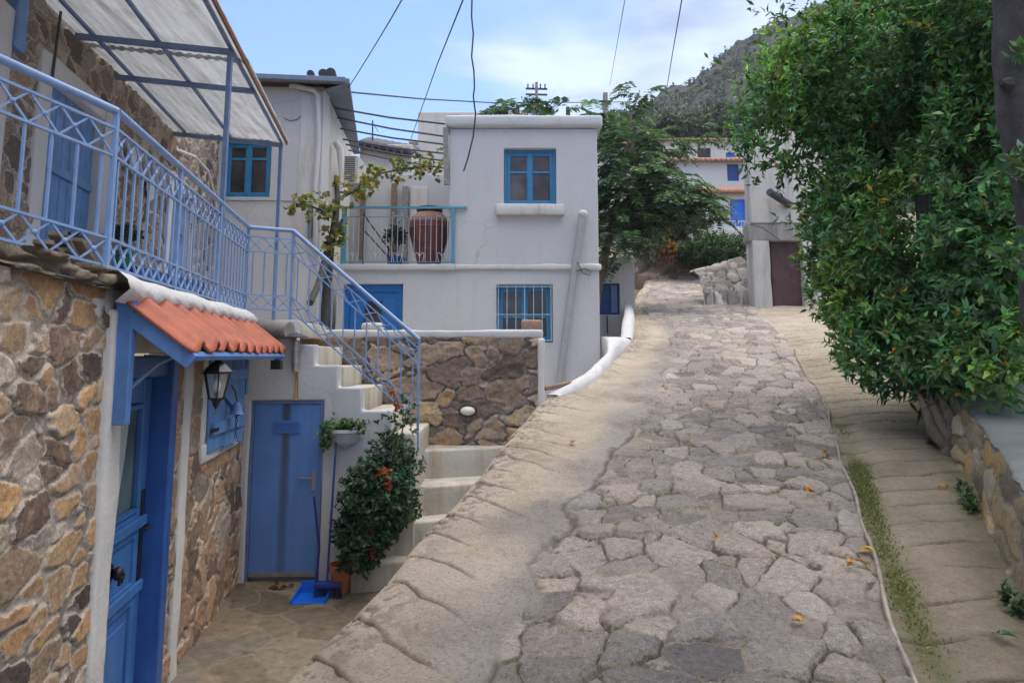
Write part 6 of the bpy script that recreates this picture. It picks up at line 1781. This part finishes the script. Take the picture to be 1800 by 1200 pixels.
# --- oleander-like drooping sprays at the foot of the tree
ol = thing('oleander_shrub', 'dark narrow leaved spray drooping over the wall foot below the bay tree', 'shrub', onroad(1660, 790))
cs = []
for (px, py, Y, n_) in ((1560, 680, 6.9, 16), (1590, 672, 6.8, 16), (1625, 690, 6.7, 18), (1540, 640, 7.0, 10), (1650, 700, 6.5, 14)):
    for k in range(n_): cs.append(at(px, py, Y) + rng.normal(size=3) * .06)
cs = np.array(cs); n_ = len(cs)
dd = rng.normal(size=(n_, 3)) * .55 + np.array([-.45, -.2, -.55]); dd /= np.linalg.norm(dd, axis=1, keepdims=True)
leaves('foliage', cs, dd, rand_dirs(n_) + np.array([0, 0, 1.]), .20 * (.7 + .6 * rng.random(n_)), np.full(n_, .17), green(n_, (.022, .045, .028), .25), M['leaf'], ol)
m_ = MB(); pb = onroad(1672, 800) + np.array([.05, 0, 0])
for (px, py) in ((1655, 745), (1640, 760), (1670, 730)):
    m_.tube([pb + np.array([rng.normal() * .05, 0, -.05]), at(px, py, 6.3), at(px - 25, 690, 6.6)], [.06, .05, .02], 8)
m_.build('stem', M['bark_brown'], ol, smooth=True)
# --- dark trunk at the right picture edge
ot = thing('old_tree', 'tree with a thick dark trunk at the right edge of the street', 'tree', (4.05, 4.75, 1.0))
m_ = MB(); m_.tube([np.array([4.02, 4.75, .95]), at(1822, 560, 4.75), at(1812, 380, 4.75), at(1788, 200, 4.75), at(1779, 60, 4.75), at(1772, -120, 4.7), at(1750, -330, 4.6)], [.15, .09, .095, .115, .125, .12, .11], 16)
m_.tube([at(1778, 150, 4.75), at(1760, 145, 4.6)], [.06, .02], 7)
m_.build('trunk', M['bark'], ot, smooth=True, rough=.035, cut=.05)
cs, d = lobes_sample([px_lobe(1700, -420, 5.0, 300, 170), px_lobe(1880, -330, 5.2, 200, 160)], 1500, .5)
big = rosettes(cs, d, 6, .11, .38, (.04, .09, .04), 1.0)
cs = np.concatenate([at(1795, 430, 4.5) + rng.normal(size=(18, 3)) * np.array([.08, .08, .12]), at(1785, 610, 4.6) + rng.normal(size=(22, 3)) * .12, at(1790, 290, 4.55) + rng.normal(size=(16, 3)) * np.array([.09, .08, .05]), at(1795, 85, 4.55) + rng.normal(size=(8, 3)) * .05])
spr = rosettes(cs, rand_dirs(len(cs)), 5, .10, .4, (.05, .12, .04), 1.0)
leaves('crown', *[np.concatenate([p, q_]) for p, q_ in zip(big, spr)], M['leaf'], ot)

# --- feathery trees: drooping fronds of small leaflets
def frond_tree(name, label, lobes, n, trunk, colr, flen=.55, droop=.55, parent_loc=None, group=None, limbs=()):
    t = thing(name, label, 'tree', parent_loc if parent_loc is not None else trunk[0], group)
    cs, d = lobes_sample(lobes, n, .35)
    k = 13
    az = np.arctan2(d[:, 1], d[:, 0]) + rng.normal(size=n) * .7
    out = np.stack([np.cos(az), np.sin(az), .25 + .45 * rng.random(n)], 1)
    L = flen * (.6 + .7 * rng.random(n))
    P, D, N, Ls, C = [], [], [], [], []
    tone = np.exp(rng.normal(size=(n, 1)) * .33)
    side = np.cross(out, np.array([0, 0, 1.])); side /= np.linalg.norm(side, axis=1, keepdims=True)
    for i in range(k):
        s = (i + .5) / k
        p = cs + out * (L * s)[:, None]; p[:, 2] -= droop * L * s * s * 1.5
        for sg in (-1, 1):
            P.append(p); D.append(side * sg + out * .45 + np.array([0, 0, -.35]) + rng.normal(size=(n, 3)) * .12)
            N.append(np.tile(np.array([0, 0, 1.]), (n, 1)) + rng.normal(size=(n, 3)) * .3)
            Ls.append(L * .34 * (1 - .55 * abs(s - .4))); C.append(green(n, colr, .2, .12) * tone)
    leaves('crown', np.concatenate(P), np.concatenate(D), np.concatenate(N), np.concatenate(Ls), np.full(n * k * 2, .36), np.concatenate(C), M['leaf_soft'], t)
    m_ = MB(); m_.tube(trunk, list(np.linspace(.14, .05, len(trunk))), 9)
    for lb in limbs: m_.tube(lb, list(np.linspace(.05, .012, len(lb))), 6)
    m_.build('trunk', M['bark_brown'], t, smooth=True, rough=.012, cut=.15)
    return t
lob = [px_lobe(1105, 345, 17.5, 62, 75), px_lobe(1175, 350, 17.2, 58, 45), px_lobe(1090, 420, 17.0, 40, 50), px_lobe(1225, 372, 17.4, 40, 32), px_lobe(1110, 255, 18, 45, 40, None, .8), px_lobe(1155, 268, 18.5, 40, 26, None, .6), px_lobe(1212, 240, 18.5, 36, 16, None, .3), px_lobe(1095, 200, 18.5, 34, 20, None, .5), px_lobe(1125, 160, 18.6, 24, 14, None, .5)]
tk = [np.array([1.9, 17.0, 1.7]), np.array([2.2, 17.2, 3.4]), at(1090, 330, 17.6), at(1120, 230, 18.2)]
frond_tree('feathery_tree', 'feathery leaved tree drooping over the annex beside the white house', lob, 620, tk, (.075, .125, .085), .66, .6,
           limbs=[[np.array([2.2, 17.2, 3.4]), at(1150, 330, 17.4), at(1210, 265, 18.0)], [at(1085, 400, 17.4), at(1140, 400, 17.2), at(1150, 385, 17)], [at(1095, 330, 17.5), at(1160, 300, 17.8), at(1200, 262, 18)], [at(1100, 280, 18), at(1110, 200, 18.4), at(1125, 158, 18.6)]])
lob = [px_lobe(910, 190, 17.5, 26, 16), px_lobe(905, 172, 17.5, 14, 6)]
frond_tree('feathery_tree', 'tuft of feathery tree rising above the white parapet, left of the mast', lob, 15, [np.array([.2, 17.8, 2.5]), at(908, 230, 17.6), at(910, 185, 17.5)], (.055, .10, .07), .85, .55)
lob = [px_lobe(996, 195, 17.3, 24, 12), px_lobe(1050, 200, 17.3, 20, 10)]
frond_tree('feathery_tree', 'tuft of feathery tree rising above the white parapet, right of the mast', lob, 15, [np.array([1.4, 17.5, 2.4]), at(1000, 230, 17.4), at(998, 188, 17.3)], (.055, .10, .07), .85, .55)
# --- trees further up
bt = thing('bank_tree', 'small tree with a brown trunk on the bank left of the green bush', 'tree', at(1132, 462, 26.2))
MB().tube([at(1130, 480, 26.2), at(1132, 440, 26.2), at(1140, 400, 26.4), at(1150, 370, 26.5)], [.26, .22, .16, .06], 9).build('trunk', M['bark_brown'], bt, smooth=True, rough=.03, cut=.1)
cs, d = lobes_sample([px_lobe(1150, 385, 26.4, 50, 30), px_lobe(1190, 395, 26.6, 45, 22)], 500, .3)
leaves('crown', *rosettes(cs, d, 6, .26, .4, (.03, .052, .035), 1.0), M['leaf_soft'], bt)
def shrub(name, label, lobes, n, ln, colr, base, wr=.4, acc=None, accp=0, cat='shrub', group=None):
    t = thing(name, label, cat, base, group)
    cs, d = lobes_sample(lobes, n, .4)
    ax = d + np.array([0, 0, .5]); ax /= np.linalg.norm(ax, axis=1, keepdims=True)
    leaves('foliage', *rosettes(cs, ax, 6, ln, wr, colr, 1.0, .35, acc, accp), M['leaf_soft'], t)
    base = np.array(base, float); m_ = MB()
    for k in range(5):
        q_ = cs[k * (n // 5)]; m_.tube([base + rng.normal(size=3) * np.array([.08, .08, 0]), (base + q_) / 2, q_], [.03, .02, .01], 5)
    m_.build('stem', M['bark_brown'], t, smooth=True)
    return t
shrub('round_bush', 'rounded dark green bush on the bank at the top of the road', [px_lobe(1255, 437, 25.6, 58, 24), px_lobe(1225, 445, 25.4, 40, 16), px_lobe(1295, 435, 25.8, 30, 20)], 900, .17, (.045, .085, .04), at(1255, 465, 25.8))
shrub('dry_shrub', 'small orange brown dry shrub on the bank beside the bush', [px_lobe(1176, 442, 25.5, 18, 13)], 90, .16, (.30, .13, .045), at(1176, 462, 25.5))
shrub('light_shrub', 'pale yellow green shrub by the tree trunk on the bank', [px_lobe(1150, 412, 25.7, 26, 16), px_lobe(1165, 430, 25.6, 18, 14)], 190, .18, (.14, .17, .06), at(1152, 464, 25.7))
shrub('agave', 'tuft of pale leaves left of the trunk by the road', [px_lobe(1124, 430, 24.8, 8, 22), px_lobe(1114, 412, 24.8, 8, 12)], 50, .22, (.26, .30, .26), at(1122, 470, 24.8), .3)

# trees on the slope above the village
for k, (px, py, Y, rx, rz) in enumerate(((1190, 225, 60, 60, 22), (1262, 218, 62, 45, 30), (1320, 235, 58, 50, 40), (1090, 222, 64, 45, 18), (1440, 200, 60, 110, 70))):
    lab = ['low grey green tree behind the stone house roof', 'grey green tree under the hill, right of the feathery tree', 'grey green tree behind the overhanging bay shoots', 'grey green tree right of the white parapet in the distance', 'wide grey green tree behind the bay tree'][k]
    t = thing('hill_tree', lab, 'tree', at(px, py + rz + 18, Y), 'trees at the foot of the hill')
    cs, d = lobes_sample([px_lobe(px, py, Y, rx, rz), px_lobe(px - rx * .4, py + rz * .4, Y, rx * .6, rz * .7)], 380, .4)
    leaves('crown', *rosettes(cs, d, 6, .55, .4, (.055, .075, .06), 1.0), M['leaf_soft'], t)
    MB().tube([at(px, py + rz + 40, Y), at(px, py, Y)], [.25, .08], 7).build('trunk', M['bark_brown'], t, smooth=True)

# ================================================================== COURTYARD THINGS
cl_ = thing('climbing_shrub', 'bushy green shrub with red flowers growing up beside the white stairs', 'shrub', onZ(655, 1018, FLOOR))
lobs = [px_lobe(668, 870, 7.0, 66, 70), px_lobe(688, 800, 7.1, 36, 42), px_lobe(640, 940, 6.9, 44, 44), px_lobe(712, 735, 7.3, 24, 36, None, .5), px_lobe(630, 985, 6.95, 28, 24), px_lobe(720, 815, 7.2, 26, 20, None, .6), px_lobe(605, 915, 7.1, 18, 40, None, .4)]
cs, d = lobes_sample(lobs, 1150, .25)
ax = d + np.array([0, -.2, .4]); ax /= np.linalg.norm(ax, axis=1, keepdims=True)
leaves('foliage', *rosettes(cs, ax, 6, .058, .62, (.030, .072, .036), 1.1, .35), M['leaf_soft'], cl_)
m_ = MB(); b0 = onZ(650, 1020, FLOOR)
for (px, py, Y) in ((690, 800, 7.1), (715, 720, 7.3), (640, 900, 7.0), (665, 860, 7.0), (722, 780, 7.25), (605, 900, 7.1)):
    e_ = at(px, py, Y); m_.tube([b0 + rng.normal(size=3) * np.array([.05, .04, 0]), b0 * .5 + e_ * .5 + rng.normal(size=3) * .06, e_], [.022, .015, .006], 6)
m_.build('stem', M['wood'], cl_, smooth=True)
for px, py, n_, s_, cf in ((672, 832, 16, .05, (.42, .09, .045)), (683, 850, 10, .04, (.42, .09, .045)), (648, 938, 9, .03, (.42, .04, .06)), (622, 982, 7, .02, (.42, .04, .06)), (655, 970, 6, .03, (.42, .04, .06)), (700, 715, 12, .035, (.30, .10, .05)), (690, 690, 8, .03, (.30, .10, .05)), (636, 918, 4, .03, (.42, .04, .06))):
    cs = at(px, py, 6.75) + rng.normal(size=(n_, 3)) * s_ * .6
    P, D, N, Ln, Wr, C = rosettes(cs, rand_dirs(n_), 5, .034, .8, (.3, .05, .04), 1.2, .2)
    leaves('flower_cluster', P, D, N, Ln, Wr, np.tile(np.array(cf), (len(P), 1)) * (.7 + .6 * rng.random((len(P), 1))), M['petal'], cl_)
# wall planter
px_, pz_ = Suz(609, 772)
pl = thing('wall_planter', 'white half round planter fixed on the white stair wall', 'planter', (px_, YST - .08, pz_ - .12))
MB().lathe([(.002, -.125), (.025, -.122), (.035, -.10), (.085, -.085), (.130, -.045), (.155, .03), (.185, .055), (.185, .085), (.165, .085), (.13, .03), (.002, .02)], (px_, YST - .012, pz_ + .03), 24, math.pi, 2 * math.pi).build('bowl', M['porcelain'], pl, smooth=True)
MB().box((px_ - .18, YST - .012, pz_ + .02), (px_ + .18, YST - .002, pz_ + .115)).build('back_plate', M['porcelain'], pl)
ppl = thing('trailing_plant', 'fresh green trailing plant filling the white wall planter', 'plant', (px_, YST - .1, pz_ + .06))
cs = np.array([px_, YST - .11, pz_ + .13]) + rng.normal(size=(95, 3)) * np.array([.105, .05, .035]); cs = np.concatenate([cs, np.array([px_ - .18, YST - .12, pz_ + .02]) + rng.normal(size=(26, 3)) * np.array([.03, .03, .08])])
fol = rosettes(cs, np.tile(np.array([0, -.2, 1.]), (len(cs), 1)), 5, .05, .6, (.06, .14, .035), 1.1)
MB().tube([(px_, YST - .1, pz_ + .05), (px_ + .2, YST - .12, pz_ + .16), (px_ + .4, YST - .13, pz_ + .22)], [.006, .005, .003], 5).build('stem', M['wood'], ppl, smooth=True)
cs = np.array([(px_ + .22 + .05 * k, YST - .13, pz_ + .17 + .02 * k) for k in range(6)])
run = rosettes(cs, rand_dirs(6), 4, .05, .55, (.03, .06, .035), 1.1)
leaves('foliage', *[np.concatenate([p, q_]) for p, q_ in zip(fol, run)], M['leaf_soft'], ppl)
# terracotta pot
tp = onZ(600, 1040, FLOOR)
pt = thing('flower_pot', 'orange terracotta pot at the foot of the stair wall', 'pot', tp)
MB().lathe([(.001, .0), (.085, 0), (.115, .21), (.13, .21), (.13, .27), (.11, .27), (.105, .23), (.001, .22)], tp, 24).build('pot', M['terracotta'], pt, smooth=True)
MB().lathe([(.001, .235), (.106, .232)], tp, 16).build('soil', M['soil'], pt)
blob_plant('potted_plant', 'leafy plant rising from the terracotta pot by the broom', 'plant', tp + np.array([0, 0, .24]), .10, .46, 46, .06, .6, (.03, .065, .04))
# dustpan and broom
dp = onZ(548, 1055, FLOOR + .0)
dpan = thing('dustpan', 'bright blue long handled dustpan standing by the metal door', 'dustpan', dp)
m_ = MB(); c = dp
m_.add([c + RX((-.17, -.12, .012)), c + RX((.15, -.10, .012)), c + RX((.15, .14, .03)), c + RX((-.15, .14, .03)), c + RX((-.17, -.12, .002)), c + RX((.15, -.10, .002)), c + RX((.15, .14, .015)), c + RX((-.15, .14, .015))],
       [(0, 1, 2, 3), (7, 6, 5, 4), (0, 4, 5, 1), (1, 5, 6, 2), (2, 6, 7, 3), (3, 7, 4, 0)])
m_.bar(c + RX((-.165, -.12, .01)), c + RX((-.15, .14, .07)), .012, .06); m_.bar(c + RX((.155, -.10, .01)), c + RX((.155, .14, .07)), .012, .06); m_.bar(c + RX((-.15, .145, .075)), c + RX((.155, .145, .075)), .012, .13)
m_.build('pan', M['plastic_blue'], dpan, bevel=.003)
MB().tube([c + RX((.0, .14, .09)), c + RX((.005, .18, .45)), np.array(at(552, 872, YST - .42))], .012, 8).build('handle', M['plastic_navy'], dpan, smooth=True)
bp = onZ(580, 1052, FLOOR)
brm = thing('broom', 'blue handled broom leaning on the white wall beside the dustpan', 'broom', bp)
MB().tube([bp + RX((-.03, -.02, .14)), np.array(at(592, 762, YST - .08))], .012, 8).build('handle', M['plastic_navy'], brm, smooth=True)
MB().box(bp + RX((-.16, -.03, .10)), bp + RX((.10, .03, .15))).build('head', M['plastic_navy'], brm, bevel=.012)
m_ = MB()
for k in range(60):
    x = -.16 + .26 * rng.random(); y = -.025 + .05 * rng.random(); m_.bar(bp + RX((x, y, .10)), bp + RX((x * 1.15 + .01, y * 1.6, .0)), .006)
m_.build('bristles', M['bristle'], brm)

# ================================================================== FALLEN LEAVES
base_leaf = None
spots = [(1415, 862, 0), (1255, 948, 0), (1500, 992, 0), (1412, 1106, 0), (1662, 862, 0), (1538, 980, 1), (1010, 782, 2), (1755, 1128, 3), (1492, 996, 0), (1448, 795, 0)]
lab = ['yellow leaf fallen near the drain line, beside a mossy joint', 'brown curled leaf on a large flat cobble', 'orange leaf clump fallen next to the gutter edge', 'yellow leaf fallen on the nearest dark cobbles', 'yellow leaf fallen on the right concrete strip by the wall', 'yellow leaf fallen on the moss beside the gutter edge',
       'reddish brown chip lying on the left concrete shoulder', 'green leaf fallen at the right end of the ribbed concrete', 'second orange leaf touching the clump by the gutter', 'small yellow leaf fallen higher up by the gutter']
lc = [(.42, .20, .03), (.40, .26, .04), (.34, .15, .08), (.03, .09, .03)]
for k, (px, py, ci) in enumerate(spots):
    p = onroad(px, py); a = rng.random() * 6.28; n_ = 3
    c = np.tile(p, (n_, 1)) + rng.normal(size=(n_, 3)) * np.array([.012, .012, 0]) + np.array([0, 0, .035])
    dd = np.stack([np.cos(a + rng.normal(size=n_) * .5), np.sin(a + rng.normal(size=n_) * .5), rng.normal(size=n_) * .25], 1)
    tag(leaves('fallen_leaf', c, dd, np.tile(np.array([0, 0, 1.]), (n_, 1)) + rng.normal(size=(n_, 3)) * .3, .075 * (.7 + .5 * rng.random(n_)), np.full(n_, .55), np.tile(np.array(lc[ci]), (n_, 1)) * (.7 + .6 * rng.random((n_, 1))), M['leaf_soft']), lab[k], 'leaf', 'fallen leaves on the street')
p = onZ(497, 1035, FLOOR); n_ = 9
c = np.tile(p, (n_, 1)) + rng.normal(size=(n_, 3)) * np.array([.06, .03, 0]) + np.array([0, 0, .02])
tag(leaves('fallen_leaf', c, rng.normal(size=(n_, 3)) * np.array([1, 1, .3]), rand_dirs(n_) + np.array([0, 0, 1.]), np.full(n_, .08), np.full(n_, .6), np.tile(np.array((.11, .05, .03)), (n_, 1)), M['leaf_soft']), 'curled dry brown leaves on the courtyard floor by the metal door', 'leaf', 'fallen leaves on the street')

# moss and grass along the gutter: uncountable blades
ys_ = rng.random(26000) * 5.6 + 1.8
w_ = fbm(ys_ * 1.4, ys_ * 0 + 5, seed=501, oct=3) + rng.normal(size=len(ys_)) * .25
ys_ = ys_[w_ > .12]; n_ = len(ys_)
xs_ = CR(ys_) + .11 + rng.normal(size=n_) * .055
P = np.stack([xs_, ys_, zr(ys_) - .03], 1)
dd = rng.normal(size=(n_, 3)) * .6 + np.array([0, 0, .9])
struct(leaves('grass', P, dd, rand_dirs(n_), .019 * (.5 + rng.random(n_)), np.full(n_, .34), green(n_, (.15, .165, .055), .35), M['leaf_soft']), 'stuff')
# small weeds at the wall foot
ys_ = rng.random(420) * 3.6 + 3.2; ys_ = ys_[fbm(ys_ * 1.8, ys_ * 0 + 2, seed=503, oct=3) > .02]; n_ = len(ys_)
P = np.stack([WR(ys_) - .03 - .06 * rng.random(n_), ys_, zr(ys_) + .02], 1)
struct(leaves('weeds', *rosettes(P, np.tile(np.array([-.3, -.2, 1.]), (n_, 1)), 4, .06, .45, (.05, .085, .03), 1.1), M['leaf_soft']), 'stuff')

# ================================================================== WIRES AND POLES
def wire(label, pts, r=.012, sag=0):
    P = np.array([at(*p) for p in pts]); s = np.linspace(0, len(P) - 1, 8 * (len(P) - 1) + 1)
    Q = np.stack([np.interp(s, range(len(P)), P[:, k]) for k in range(3)], 1)
    if sag:
        t = s / s[-1]; Q[:, 2] -= sag * 4 * t * (1 - t)
    return tag(MB().tube(Q, r, 6).build('overhead_wire', M['wire'], smooth=True), label, 'wire', 'overhead wires')
wire('taut wire running up from the tall house eave to the top of the photo', [(612, 155, 11.3), (660, 75, 8.5), (715, -15, 6.2)], .008, .03)
wire('taut wire from the cream house corner up past the sky', [(722, 245, 19.5), (768, 115, 11), (820, -15, 7.0)], .010)
wire('pale taut wire at the right of the sky, over the masts', [(1072, 150, 30), (1086, 70, 18), (1102, -20, 11)], .008)
wire('dark taut wire right of the masts reaching the feathery tree', [(1164, 205, 24), (1182, 95, 13), (1202, -20, 8.5)], .009)
wire('nearly level wire crossing from the tall house to the hillside trees', [(615, 162, 12.0), (740, 174, 15), (870, 181, 19), (1060, 180, 26), (1180, 178, 33), (1330, 160, 40)], .018)
tag(MB().tube([at(830, -20, 6.5), at(829, 30, 6.6), at(832, 60, 6.6), at(829, 100, 6.7), at(833, 125, 6.7), at(834, 155, 6.8), at(832, 170, 6.8), at(836, 200, 6.9), at(832, 240, 6.95), at(822, 280, 7.0), at(815, 301, 7.0)], .009, 6).build('hanging_cable', M['wire'], smooth=True), 'loose kinked cable end dangling in front of the white house', 'cable')
pm = thing('antenna_mast', 'mast with short crossarms behind the white house parapet', 'mast', at(943, 215, 30))
MB().bar((at(943, 300, 30)), at(943, 145, 30), .12).build('pole', M['wood_grey'], pm)
for y_ in (156, 166): MB().bar(at(924, y_, 30), at(962, y_ + 1, 30), .07).build('crossarm', M['dark_metal'], pm)
m_ = MB()
for px in (928, 937, 950, 958): m_.bar(at(px, 156, 29.9), at(px, 148, 29.9), .06)
m_.build('insulators', M['dark_metal'], pm)
pm2 = thing('utility_pole', 'plain grey pole behind the right corner of the white parapet', 'pole', at(1064, 300, 26))
MB().tube([at(1064, 420, 26), at(1064, 164, 26)], [.13, .10], 8).build('pole', M['wood_grey'], pm2)
MB().bar(at(1052, 178, 25.9), at(1076, 178, 25.9), .05).build('crossarm', M['dark_metal'], pm2)

# ================================================================== HAZE
hm = bpy.data.materials.new('haze'); hm.use_nodes = True
hn, hl = hm.node_tree.nodes, hm.node_tree.links
hn.clear()
ho = hn.new("ShaderNodeOutputMaterial"); hv = hn.new("ShaderNodeVolumePrincipled")
hv.inputs['Color'].default_value = (.86, .92, 1, 1); hv.inputs['Density'].default_value = .0004; hv.inputs['Anisotropy'].default_value = .2
hl.new(hv.outputs[0], ho.inputs['Volume'])
hz = MB().box((-520, -440, -3.6), (520, 470, 215)).build('haze', hm)
struct(hz, 'stuff')
